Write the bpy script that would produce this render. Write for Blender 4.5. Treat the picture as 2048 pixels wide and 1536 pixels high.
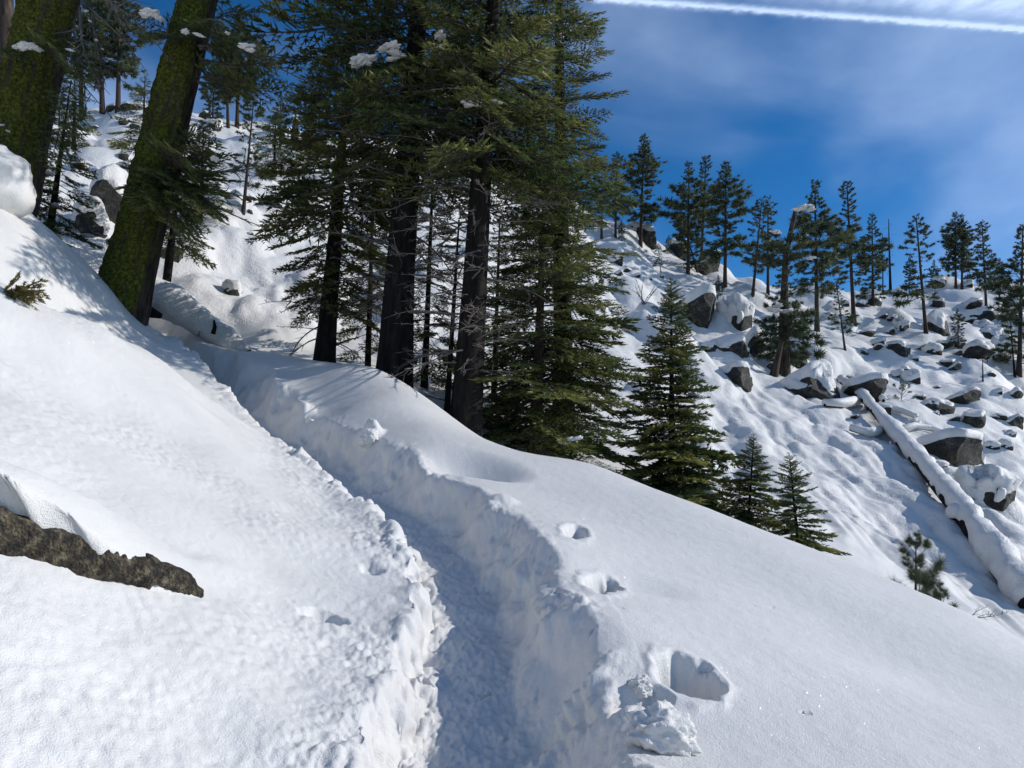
import bpy, math, random
import numpy as np
from math import radians, sin, cos, pi

# ------------------------------------------------------------------ camera, sky, sun, exposure
scene = bpy.context.scene
for o in list(bpy.data.objects):
    bpy.data.objects.remove(o, do_unlink=True)
COL = scene.collection
FPX = 1500.0            # focal length in pixels of the 2048 px wide photograph
PITCH = radians(8.0)
cam_d = bpy.data.cameras.new("camera")
cam_d.sensor_width = 36.0
cam_d.lens = 36.0 * FPX / 2048.0
cam_d.clip_start = 0.05
cam_d.clip_end = 5000.0
cam = bpy.data.objects.new("camera", cam_d)
cam.location = (0, 0, 0)
cam.rotation_euler = (radians(90) + PITCH, 0, 0)
COL.objects.link(cam)
scene.camera = cam

SUN_AZ = radians(83.0)      # clockwise from the view direction (+Y) towards +X
SUN_EL = radians(28.0)
sun_d = bpy.data.lights.new("sun", 'SUN')
sun_d.energy = 4.7
sun_d.angle = radians(0.53)
sun_d.color = (1.0, 0.965, 0.91)
sun = bpy.data.objects.new("sun", sun_d)
sun.rotation_euler = (radians(90) - SUN_EL, 0, -SUN_AZ + pi)
COL.objects.link(sun)

world = bpy.data.worlds.new("World")
scene.world = world
world.use_nodes = True
CIRRUS = (7.7, 2.0, 1.0)
def build_world():
    nt = world.node_tree
    nt.nodes.clear()
    N = nt.nodes.new; L = nt.links.new
    out = N('ShaderNodeOutputWorld'); bg = N('ShaderNodeBackground')
    bg.inputs['Strength'].default_value = 0.15
    sky = N('ShaderNodeTexSky'); sky.sky_type = 'NISHITA'
    sky.sun_disc = False
    sky.sun_elevation = SUN_EL
    sky.sun_rotation = SUN_AZ
    sky.altitude = 2600.0
    sky.air_density = 1.0
    sky.dust_density = 0.3
    sky.ozone_density = 4.0
    L(bg.outputs[0], out.inputs[0])
    tc = N('ShaderNodeTexCoord')
    sep = N('ShaderNodeSeparateXYZ'); L(tc.outputs['Generated'], sep.inputs[0])
    def math_(op, a, b=None, c=None):
        n = N('ShaderNodeMath'); n.operation = op
        for i, v in enumerate((a, b, c)):
            if v is None: continue
            if isinstance(v, (int, float)): n.inputs[i].default_value = v
            else: L(v, n.inputs[i])
        return n.outputs[0]
    # thin cirrus: position on a flat cloud layer overhead
    zc = math_('MAXIMUM', sep.outputs['Z'], 0.04)
    px = math_('DIVIDE', sep.outputs['X'], zc); py = math_('DIVIDE', sep.outputs['Y'], zc)
    comb = N('ShaderNodeCombineXYZ'); L(px, comb.inputs[0]); L(py, comb.inputs[1])
    mp = N('ShaderNodeMapping'); L(tc.outputs['Generated'], mp.inputs[0])
    mp.inputs['Rotation'].default_value = (0, radians(25), 0); mp.inputs['Scale'].default_value = (1.6, 1.6, 2.6)
    mp.inputs['Location'].default_value = CIRRUS
    n1 = N('ShaderNodeTexNoise'); n1.inputs['Scale'].default_value = 1.3; n1.inputs['Detail'].default_value = 5
    n1.inputs['Roughness'].default_value = 0.45; n1.inputs['Distortion'].default_value = 0.5
    L(mp.outputs[0], n1.inputs['Vector'])
    cr = N('ShaderNodeMapRange'); cr.interpolation_type = 'SMOOTHSTEP'
    cr.inputs['From Min'].default_value = 0.36; cr.inputs['From Max'].default_value = 0.68
    cr.inputs['To Max'].default_value = 0.31
    L(n1.outputs['Fac'], cr.inputs['Value'])
    n2 = N('ShaderNodeTexNoise'); n2.inputs['Scale'].default_value = 9.0; n2.inputs['Detail'].default_value = 6
    L(mp.outputs[0], n2.inputs['Vector'])
    fine = math_('MULTIPLY_ADD', n2.outputs['Fac'], 0.9, 0.55)
    cov = math_('MULTIPLY', cr.outputs[0], fine)
    # two contrails crossing the cloud layer: a sharp one and a wider, blown-out one above it
    ax, ay, bx, by = 0.171, 1.4225, 1.128, 1.528
    ln = math.hypot(bx - ax, by - ay); nx, ny = (by - ay) / ln, -(bx - ax) / ln
    sd = math_('ADD', math_('MULTIPLY', px, nx), math_('MULTIPLY_ADD', py, ny, -(ax * nx + ay * ny)))
    al = math_('ADD', math_('MULTIPLY', px, (bx - ax) / ln), math_('MULTIPLY', py, (by - ay) / ln))
    n3 = N('ShaderNodeTexNoise'); n3.inputs['Scale'].default_value = 45.0; n3.inputs['Detail'].default_value = 4
    L(comb.outputs[0], n3.inputs['Vector'])
    n4 = N('ShaderNodeTexNoise'); n4.inputs['Scale'].default_value = 14.0; n4.inputs['Detail'].default_value = 6
    L(comb.outputs[0], n4.inputs['Vector'])
    sdw = math_('ADD', sd, math_('MULTIPLY_ADD', n3.outputs['Fac'], 0.018, -0.009))
    def band(c, w, amp):
        q = math_('DIVIDE', math_('ADD', sdw, -c), w)
        return math_('MULTIPLY', math_('EXPONENT', math_('MULTIPLY', math_('MULTIPLY', q, q), -1.0)), amp)
    t1 = math_('MULTIPLY', band(0.006, 0.011, 0.8), math_('MULTIPLY_ADD', n3.outputs['Fac'], 0.8, 0.5))
    t2 = math_('MULTIPLY', band(0.085, 0.045, 0.8), math_('MULTIPLY_ADD', n4.outputs['Fac'], 1.6, -0.15))
    cov = math_('ADD', cov, math_('ADD', t1, t2))
    cov = math_('MINIMUM', math_('MAXIMUM', cov, 0.0), 0.95)
    mix = N('ShaderNodeMix'); mix.data_type = 'RGBA'
    hs = N('ShaderNodeHueSaturation'); hs.inputs['Saturation'].default_value = 1.27
    L(sky.outputs[0], hs.inputs['Color'])
    L(cov, mix.inputs['Factor']); L(hs.outputs[0], mix.inputs['A'])
    mix.inputs['B'].default_value = (5.8, 7.3, 10.0, 1)
    L(mix.outputs['Result'], bg.inputs['Color'])
    world['sky_nodes'] = 1
build_world()

scene.view_settings.view_transform = 'Standard'
scene.view_settings.look = 'None'
scene.view_settings.exposure = -0.28
scene.view_settings.gamma = 1.0
scene.view_settings.use_curve_mapping = False
scene.cycles.use_denoising = True
scene.cycles.max_bounces = 5
scene.cycles.use_adaptive_sampling = True
scene.cycles.adaptive_threshold = 0.02
scene.cycles.diffuse_bounces = 3
scene.cycles.transparent_max_bounces = 6

# ------------------------------------------------------------------ helpers
CP, SP = cos(PITCH), sin(PITCH)
def at(px, py, Y):
    """world point at photograph pixel (px, py), Y metres ahead of the camera"""
    u = (px - 1024.0) / FPX; v = (768.0 - py) / FPX
    y = CP - v * SP; z = SP + v * CP
    return np.array([u / y * Y, Y, z / y * Y])
def ray(px, py):
    u = (px - 1024.0) / FPX; v = (768.0 - py) / FPX
    y = CP - v * SP; z = SP + v * CP
    return u / y, z / y                # x and z per metre of Y

_perm = np.random.RandomState(7).permutation(256)
_perm = np.concatenate([_perm, _perm, _perm])
_gr = np.random.RandomState(11).normal(size=(256, 3)); _gr /= np.linalg.norm(_gr, axis=1)[:, None]
def noise(x, y, z=0.0, seed=0):
    """gradient noise, about -1..1"""
    x = np.asarray(x, float) + seed * 17.31; y = np.asarray(y, float) + seed * 9.17; z = np.asarray(z, float) + np.zeros_like(x) + seed * 3.7
    xi = np.floor(x).astype(np.int64); yi = np.floor(y).astype(np.int64); zi = np.floor(z).astype(np.int64)
    xf = x - xi; yf = y - yi; zf = z - zi
    xi &= 255; yi &= 255; zi &= 255
    w = [f * f * f * (f * (f * 6 - 15) + 10) for f in (xf, yf, zf)]
    def g(i, j, k):
        h = _perm[_perm[_perm[xi + i] + yi + j] + zi + k]
        G = _gr[h]
        return G[..., 0] * (xf - i) + G[..., 1] * (yf - j) + G[..., 2] * (zf - k)
    def lerp(a, b, t): return a + (b - a) * t
    a = lerp(lerp(g(0,0,0), g(1,0,0), w[0]), lerp(g(0,1,0), g(1,1,0), w[0]), w[1])
    b = lerp(lerp(g(0,0,1), g(1,0,1), w[0]), lerp(g(0,1,1), g(1,1,1), w[0]), w[1])
    return 1.6 * lerp(a, b, w[2])
def fbm(x, y, z=0.0, o=3, seed=0, gain=0.5):
    s = 0; a = 1.0; f = 1.0
    for i in range(o):
        s = s + a * noise(x * f, y * f, z * f if not np.isscalar(z) else z, seed + i * 5); a *= gain; f *= 2.03
    return s
def worley(x, y, z, seed=0):
    """distance to the nearest of scattered points, for clods and crumbs"""
    x = x + seed * 7.7; y = y + seed * 3.3
    xi = np.floor(x).astype(np.int64); yi = np.floor(y).astype(np.int64); zi = np.floor(z).astype(np.int64)
    best = np.full(x.shape, 9.0)
    for i in (-1, 0, 1):
        for j in (-1, 0, 1):
            for k in (-1, 0, 1):
                h = _perm[_perm[_perm[(xi + i) & 255] + ((yi + j) & 255)] + ((zi + k) & 255)]
                ox = _gr[h, 0] * 0.5 + 0.5; oy = _gr[h, 1] * 0.5 + 0.5; oz = _gr[h, 2] * 0.5 + 0.5
                best = np.minimum(best, (xi + i + ox - x) ** 2 + (yi + j + oy - y) ** 2 + (zi + k + oz - z) ** 2)
    return np.sqrt(best)
def sstep(a, b, x):
    if np.isscalar(a) and np.isscalar(b) and a > b: return 1 - sstep(b, a, x)
    t = np.clip((x - a) / (b - a), 0, 1); return t * t * (3 - 2 * t)

class MB:
    """collects vertices, quads, triangles, a per-vertex tint and per-face material indices"""
    def __init__(s): s.V = []; s.Q = []; s.T = []; s.C = []; s.qm = []; s.tm = []; s.n = 0
    def add(s, V, Q=None, T=None, tint=0.5, mat=0):
        V = np.asarray(V, float).reshape(-1, 3)
        s.V.append(V); s.C.append(np.full(len(V), tint) if np.isscalar(tint) else np.asarray(tint))
        if Q is not None and len(Q):
            s.Q.append(np.asarray(Q, int) + s.n); s.qm.append(np.full(len(Q), mat) if np.isscalar(mat) else mat)
        if T is not None and len(T):
            s.T.append(np.asarray(T, int) + s.n); s.tm.append(np.full(len(T), mat) if np.isscalar(mat) else mat)
        s.n += len(V)
    def arrays(s):
        V = np.concatenate(s.V); C = np.concatenate(s.C)
        Q = np.concatenate(s.Q) if s.Q else np.zeros((0, 4), int); qm = np.concatenate(s.qm) if s.qm else np.zeros(0, int)
        T = np.concatenate(s.T) if s.T else np.zeros((0, 3), int); tm = np.concatenate(s.tm) if s.tm else np.zeros(0, int)
        return V, Q, T, C, qm, tm
    def mesh(s, name, mats, smooth=True):
        V, Q, T, C, qm, tm = s.arrays()
        return mesh_from(name, V, Q, T, mats, C, np.concatenate([qm, tm]), smooth)
def mesh_from(name, V, Q, T, mats, C=None, mi=None, smooth=True):
    me = bpy.data.meshes.new(name)
    me.vertices.add(len(V)); me.vertices.foreach_set('co', np.ascontiguousarray(V, dtype=np.float32).ravel())
    nl = len(Q) * 4 + len(T) * 3
    me.loops.add(nl); me.loops.foreach_set('vertex_index', np.concatenate([Q.ravel(), T.ravel()]).astype(np.int32))
    me.polygons.add(len(Q) + len(T))
    st = np.concatenate([np.arange(len(Q)) * 4, len(Q) * 4 + np.arange(len(T)) * 3]).astype(np.int32)
    me.polygons.foreach_set('loop_start', st)
    if mi is not None: me.polygons.foreach_set('material_index', np.asarray(mi, dtype=np.int32))
    for m in mats: me.materials.append(m)
    if C is not None:
        a = me.attributes.new('tint', 'FLOAT', 'POINT'); a.data.foreach_set('value', np.asarray(C, dtype=np.float32))
    me.update(calc_edges=True)
    me.polygons.foreach_set('use_smooth', np.full(len(me.polygons), smooth))
    return me
def obj(name, me, parent=None, loc=None, rot=None, scale=None):
    o = bpy.data.objects.new(name, me); COL.objects.link(o)
    if parent is not None: o.parent = parent
    if loc is not None: o.location = [float(c) for c in loc]
    if rot is not None: o.rotation_euler = rot
    if scale is not None: o.scale = scale if not np.isscalar(scale) else (scale,) * 3
    return o
def tag(o, label, cat, group=None):
    o['label'] = label; o['category'] = cat
    if group: o['group'] = group
    return o
def empty(name, loc, rot=(0, 0, 0)):
    o = bpy.data.objects.new(name, None); COL.objects.link(o)
    o.empty_display_size = 0.2
    o.location = [float(c) for c in loc]; o.rotation_euler = rot
    return o
def tube(P, R, k=6, cap=True):
    """tapered tube along points P with radii R; returns V, Q, T"""
    P = np.asarray(P, float); n = len(P); R = np.broadcast_to(np.asarray(R, float), (n,))
    D = np.gradient(P, axis=0); D /= np.linalg.norm(D, axis=1)[:, None] + 1e-9
    up = np.array([0, 0, 1.0]) if abs(D[:, 2]).mean() < 0.8 else np.array([1.0, 0, 0])
    A = np.cross(D, up); A /= np.linalg.norm(A, axis=1)[:, None] + 1e-9
    B = np.cross(D, A)
    th = np.arange(k) * 2 * pi / k
    V = P[:, None, :] + R[:, None, None] * (np.cos(th)[None, :, None] * A[:, None, :] + np.sin(th)[None, :, None] * B[:, None, :])
    i = np.arange(n - 1)[:, None] * k; j = np.arange(k)[None, :]; j2 = (j + 1) % k
    Q = np.stack([i + j, i + j2, i + k + j2, i + k + j], -1).reshape(-1, 4)
    V = V.reshape(-1, 3); T = np.zeros((0, 3), int)
    if cap:
        V = np.concatenate([V, P[-1:], P[:1]])
        e = (n - 1) * k; jj = np.arange(k)
        T = np.concatenate([np.stack([e + jj, e + (jj + 1) % k, np.full(k, n * k)], -1),
                            np.stack([(jj + 1) % k, jj, np.full(k, n * k + 1)], -1)])
    return V, Q, T

# ------------------------------------------------------------------ materials
def mat_new(name):
    m = bpy.data.materials.new(name); m.use_nodes = True
    nt = m.node_tree; b = nt.nodes['Principled BSDF']
    return m, nt, b
def nnode(nt, t, **kw):
    n = nt.nodes.new(t)
    for k, v in kw.items(): n.inputs[k].default_value = v
    return n
def ramp(nt, fac, stops):
    r = nt.nodes.new('ShaderNodeValToRGB')
    e = r.color_ramp.elements
    while len(e) < len(stops): e.new(0.5)
    for i, (p, c) in enumerate(stops): e[i].position = p; e[i].color = (*c, 1)
    nt.links.new(fac, r.inputs[0]); return r.outputs[0]
def snow_material(name, fine=1.0, sss=0.0, sparkle=0.0):
    m, nt, b = mat_new(name); L = nt.links.new
    geo = nt.nodes.new('ShaderNodeNewGeometry')
    n0 = nnode(nt, 'ShaderNodeTexNoise', Scale=1.3, Detail=3.0); L(geo.outputs['Position'], n0.inputs['Vector'])
    c = ramp(nt, n0.outputs['Fac'], [(0.3, (0.655, 0.643, 0.62)), (0.7, (0.71, 0.695, 0.67))])
    L(c, b.inputs['Base Color'])
    b.inputs['Roughness'].default_value = 0.55
    b.inputs['Specular IOR Level'].default_value = 0.25
    if sss:
        b.inputs['Subsurface Weight'].default_value = sss
        b.inputs['Subsurface Radius'].default_value = (0.75, 0.95, 1.0)
        b.inputs['Subsurface Scale'].default_value = 0.09
    n1 = nnode(nt, 'ShaderNodeTexNoise', Scale=26.0, Detail=2.0, Roughness=0.62); L(geo.outputs['Position'], n1.inputs['Vector'])
    if fine > 1.5:
        n1.inputs['Scale'].default_value = 5.0
    n2 = nnode(nt, 'ShaderNodeTexNoise', Scale=140.0 if fine < 1.5 else 22.0, Detail=1.0); L(geo.outputs['Position'], n2.inputs['Vector'])
    b1 = nnode(nt, 'ShaderNodeBump', Strength=0.26, Distance=0.02 if fine < 1.5 else 0.14); L(n1.outputs['Fac'], b1.inputs['Height'])
    b2 = nnode(nt, 'ShaderNodeBump', Strength=0.6, Distance=0.008 if fine < 1.5 else 0.03); L(n2.outputs['Fac'], b2.inputs['Height']); L(b1.outputs[0], b2.inputs['Normal'])
    L(b2.outputs[0], b.inputs['Normal'])
    vo = nnode(nt, 'ShaderNodeTexVoronoi', Scale=330.0); L(geo.outputs['Position'], vo.inputs['Vector'])
    vm = nt.nodes.new('ShaderNodeVectorMath'); vm.operation = 'SUBTRACT'; L(vo.outputs['Color'], vm.inputs[0]); vm.inputs[1].default_value = (0.5, 0.5, 0.5)
    va = nt.nodes.new('ShaderNodeVectorMath'); va.operation = 'MULTIPLY_ADD'; L(vm.outputs[0], va.inputs[0]); va.inputs[1].default_value = (1.6, 1.6, 1.6); L(geo.outputs['Normal'], va.inputs[2])
    vn = nt.nodes.new('ShaderNodeVectorMath'); vn.operation = 'NORMALIZE'; L(va.outputs[0], vn.inputs[0])
    L(vn.outputs[0], b.inputs['Coat Normal']); b.inputs['Coat Weight'].default_value = 0.09 * sparkle; b.inputs['Coat Roughness'].default_value = 0.10
    return m
M_SNOW = snow_material('snow', 1.0, 0.0, 1.0)
M_FARSNOW = snow_material('hillside_snow', 2.0)

# ------------------------------------------------------------------ terrain
def tps(pts, reg=1e-4):
    P = np.array(pts, float); xy = P[:, :2]; n = len(P)
    d2 = ((xy[:, None] - xy[None]) ** 2).sum(-1)
    K = 0.5 * d2 * np.log(d2 + 1e-9) + reg * np.eye(n) * n
    A = np.zeros((n + 3, n + 3)); A[:n, :n] = K; A[:n, n] = 1; A[:n, n+1:] = xy
    A[n:, :n] = A[:n, n:].T
    w = np.linalg.solve(A, np.concatenate([P[:, 2], np.zeros(3)]))
    def f(x, y):
        sh = np.shape(x); x = np.ravel(x); y = np.ravel(y); out = np.empty(len(x))
        for s in range(0, len(x), 60000):
            X = x[s:s+60000]; Y = y[s:s+60000]
            r2 = (X[:, None] - xy[None, :, 0]) ** 2 + (Y[:, None] - xy[None, :, 1]) ** 2
            out[s:s+60000] = (0.5 * r2 * np.log(r2 + 1e-9)) @ w[:n] + w[n] + w[n+1] * X + w[n+2] * Y
        return out.reshape(sh)
    return f
# trail centre line: photograph pixel and distance of the trench floor
TRAIL = np.array([(-0.35, -6, -2.6), (-0.3, -2, -1.95), (-0.28, 1.5, -1.72), (-0.25, 3.2, -1.62)] +
    [tuple(at(*p)) for p in [(945, 1536, 4.4), (955, 1330, 5.6), (940, 1200, 6.8), (845, 1085, 8.3), (700, 985, 10.3), (565, 895, 12.5), (445, 803, 15.0), (350, 742, 17.2)]] +
    [(-9.2, 19.5, 3.9), (-11.5, 21.5, 5.2)])
def resample(P, n=260):
    d = np.concatenate([[0], np.cumsum(np.linalg.norm(np.diff(P, axis=0), axis=1))])
    s = np.linspace(0, d[-1], n)
    Q = np.stack([np.interp(s, d, P[:, i]) for i in range(3)], 1)
    for _ in range(10):
        Q[1:-1] = 0.25 * Q[:-2] + 0.5 * Q[1:-1] + 0.25 * Q[2:]
    return Q
TR = resample(TRAIL)
_t = np.gradient(TR[:, :2], axis=0); _t /= np.linalg.norm(_t, axis=1)[:, None]
_nr = np.stack([_t[:, 1], -_t[:, 0]], 1)            # to the right of the walker
fpts = []
for i in range(4, len(TR) - 6, 14):
    p = TR[i]
    fpts.append((*(p[:2] + (0.56 + 0.12 * float(np.clip((7 - p[1]) / 2.5, 0, 1))) * _nr[i]), p[2] + (0.55 - 0.12 * float(np.clip((p[1] - 10) / 4, 0, 1)))))
    fpts.append((*(p[:2] - 0.52 * _nr[i]), p[2] + 0.32))
BROW = [(520, 712, 16.6), (640, 725, 15.6), (720, 733, 14.8), (800, 772, 13.6), (870, 825, 12.8), (940, 866, 12.2), (1050, 907, 11.6), (1170, 927, 11.2), (1290, 972, 10.6),
        (1400, 1010, 10.2), (1500, 1050, 9.8), (1650, 1108, 9.2), (1800, 1170, 8.7), (1920, 1222, 8.2), (2048, 1280, 7.8), (2200, 1350, 7.4)]
for (px, py, Y) in BROW:
    p = at(px, py, Y); fpts.append(tuple(p))
    d = np.array([0.62, 1.0]); d /= np.linalg.norm(d)
    fpts.append((p[0] + d[0] * 1.6, p[1] + d[1] * 1.6, p[2] - 0.55))
    fpts.append((p[0] + d[0] * 4.5, p[1] + d[1] * 4.5, p[2] - 3.2))
    fpts.append((p[0] + d[0] * 9, p[1] + d[1] * 9, p[2] - 7.5))
for q in [(0, 570, 7.5), (150, 640, 9.0), (250, 690, 11.0), (335, 742, 14.2),       # near crest of the left bank
          (60, 520, 12.0), (200, 585, 14.0), (290, 655, 15.8),                      # second crest
          (90, 470, 13.2), (300, 1000, 5.6), (500, 1000, 7.0), (350, 900, 7.2), (200, 800, 7.2), (100, 1250, 3.3),
          (1000, 1536, 3.15), (1300, 1536, 3.4), (1700, 1536, 3.75), (2048, 1536, 4.1), (1500, 1250, 6.0), (1850, 1350, 5.9), (1250, 1150, 6.6), (1100, 1000, 9.0), (850, 850, 11.6), (720, 800, 13.0)]:
    if q[:2] == (1000, 1536): continue
    fpts.append(tuple(at(*q)))
fpts += [(-6.5, 8.6, 1.8), (-6.8, 11.5, 2.0), (-7.0, 13.4, 2.45), (-6.0, 3.0, 1.75), (-3.0, 1.0, -0.2), (-5, -3, 0.7), (-9, 0, 3.0), (-9.5, 7, 4.0), (-12, 12, 6.2), (-10.5, 16, 5.6), (-15, 5, 7.2),
         (3, 1, -1.75), (6, 2, -2.7), (8, 6, -3.4), (2.5, -3, -2.6), (6, -5, -4.0), (0.6, -6, -2.7), (-20, -8, 7)]
F_tps = tps(fpts)
hpts = [tuple(at(*q)) for q in [
    (2048, 1240, 17), (1900, 1190, 17.5), (1650, 1100, 17), (1500, 1050, 17), (1345, 1004, 17.5), (1250, 975, 17.5), (1070, 905, 17.5), (930, 855, 16.5), (785, 775, 16.5), (650, 728, 18.5), (560, 716, 20),
    (420, 665, 20.5), (330, 640, 19.5), (240, 592, 19.0), (120, 500, 18.5), (60, 430, 20),
    (2048, 1050, 25), (1900, 950, 27.5), (1760, 960, 25), (1680, 775, 38), (1550, 830, 31), (2000, 830, 39), (1800, 700, 52), (1568, 745, 41), (1460, 640, 47), (1400, 880, 25), (1250, 740, 30), (1250, 560, 50), (1700, 642, 60), (1840, 665, 58), (2040, 755, 48),
    (1283, 490, 70), (1450, 560, 68), (1560, 588, 74), (1700, 600, 82), (1800, 590, 86), (1915, 578, 92), (2048, 600, 92), (2300, 640, 90),
    (500, 560, 25), (490, 422, 32), (440, 330, 40), (590, 290, 50), (470, 250, 52), (200, 218, 54), (250, 330, 37), (150, 440, 25), (60, 250, 48), (-200, 180, 50), (700, 500, 32), (900, 520, 34), (900, 390, 45), (900, 298, 56), (1080, 395, 64), (1200, 460, 69)]]
for (px, py, Y) in [(590, 260, 52), (200, 218, 54), (900, 298, 57), (1080, 395, 65), (1283, 490, 72), (1560, 588, 76), (1915, 578, 95), (2300, 640, 95), (-200, 180, 52)]:
    p = at(px, py, Y); hpts.append((p[0] * 1.25, p[1] * 1.25, p[2] + 0.5)); hpts.append((p[0] * 1.7, p[1] * 1.7, p[2] - 8))
for (px, Y, z) in [(2048, 12, -4.2), (1600, 12, -3.0), (1200, 12.5, -1.8), (900, 12.5, -0.6)]:
    p = at(px, 900, Y); hpts.append((p[0], p[1], z))
hpts += [(-14, 14, 6.0), (25, 10, -8), (40, 30, -6), (-25, 5, 14)]
H_tps = tps(hpts)

rs = np.random.RandomState(5)
# buried boulders: soft pillows of snow on the hillside (x, y, radius, height)
PILLOWS = []
for i in range(680):
    Y = 22 * (100 / 22.0) ** rs.rand(); az = radians(rs.uniform(-36, 37))
    x = math.tan(az) * Y
    if x / Y > -0.05 and Y < 34 and rs.rand() < 0.85: continue
    if 0.30 < x / Y < 0.62 and Y < 40 : continue
    r = rs.uniform(0.5, 1.7) * (0.6 + Y / 70)
    PILLOWS.append((x, Y, r, r * rs.uniform(0.16, 0.42)))

# hollows in the near snow: photograph pixel, half length, half width (m), direction, depth, edge sharpness
HOLES = [(1205, 1165, 0.30, 0.15, 75, 0.22, 0.65), (1150, 1066, 0.36, 0.12, 80, 0.18, 0.55), (1372, 1350, 0.24, 0.18, 80, 0.28, 0.65), (1300, 1395, 0.14, 0.10, 20, 0.12, 0.5), (1240, 1400, 0.12, 0.08, 60, 0.10, 0.5),
         (940, 925, 0.62, 0.42, -25, 0.30, 0.0), (880, 940, 0.25, 0.2, -30, 0.08, 0.2), (655, 1232, 0.17, 0.12, 10, 0.13, 0.5), (745, 1140, 0.12, 0.1, 0, 0.07, 0.4), (815, 1430, 0.16, 0.10, 70, 0.10, 0.4),
         (1260, 1165, 0.45, 0.22, 10, 0.05, 0.0), (690, 790, 1.3, 0.6, 0, 0.16, 0.0), (1130, 1350, 0.35, 0.25, 60, 0.06, 0.0),
         (1185, 1214, 0.10, 0.018, 5, 0.010, 0.2), (1240, 1212, 0.05, 0.012, 0, 0.015, 0.3), (1187, 1252, 0.03, 0.014, 40, 0.025, 0.4), (1612, 1420, 0.035, 0.012, 10, 0.02, 0.4), (1545, 1215, 0.02, 0.01, 10, 0.012, 0.4), (1700, 1335, 0.02, 0.01, 10, 0.012, 0.4)]
BUMPS = [(738, 882, 0.28, 0.22), (850, 990, 0.2, 0.08), (600, 820, 0.35, 0.16), (1010, 1000, 0.2, 0.05)]
_a, _b = at(1480, 800, 31.0), at(1740, 1060, 21.0)
GROOVE = (_b - _a)[:2] / np.linalg.norm((_b - _a)[:2])     # down the open slope
DENTS = []; KNOBS = []; LIP = None
def trail_coords(x, y):
    """signed distance to the trail centre (right positive) and floor height"""
    sh = np.shape(x); x = np.ravel(x); y = np.ravel(y)
    d = np.full(len(x), 99.0); fz = np.zeros(len(x)); s = np.zeros(len(x))
    near = np.where((x > -13) & (x < 3) & (y > -7) & (y < 23))[0]
    for c in range(0, len(near), 40000):
        I = near[c:c+40000]
        dx = x[I][:, None] - TR[None, :, 0]; dy = y[I][:, None] - TR[None, :, 1]
        k = np.argmin(dx * dx + dy * dy, 1)
        vx = x[I] - TR[k, 0]; vy = y[I] - TR[k, 1]
        along = vx * _t[k, 0] + vy * _t[k, 1]
        perp = vx * _nr[k, 0] + vy * _nr[k, 1]
        slope = np.gradient(TR[:, 2])[k] / (np.linalg.norm(np.gradient(TR[:, :2], axis=0), axis=1)[k])
        d[I] = np.sign(perp) * np.sqrt(vx * vx + vy * vy); fz[I] = TR[k, 2] + along * slope; s[I] = k
    return d.reshape(sh), fz.reshape(sh), s.reshape(sh)
def smax(a, b, k):
    h = np.clip(0.5 + 0.5 * (a - b) / k, 0, 1)
    return b + (a - b) * h + k * h * (1 - h)
def base_height(x, y):
    F = F_tps(x, y); H = H_tps(x, y)
    far = sstep(20, 24, np.hypot(x, y))
    F = F - 30 * sstep(17, 26, np.hypot(x, y) + 0.2 * x)
    return smax(F, H, 0.5), F, H
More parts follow.
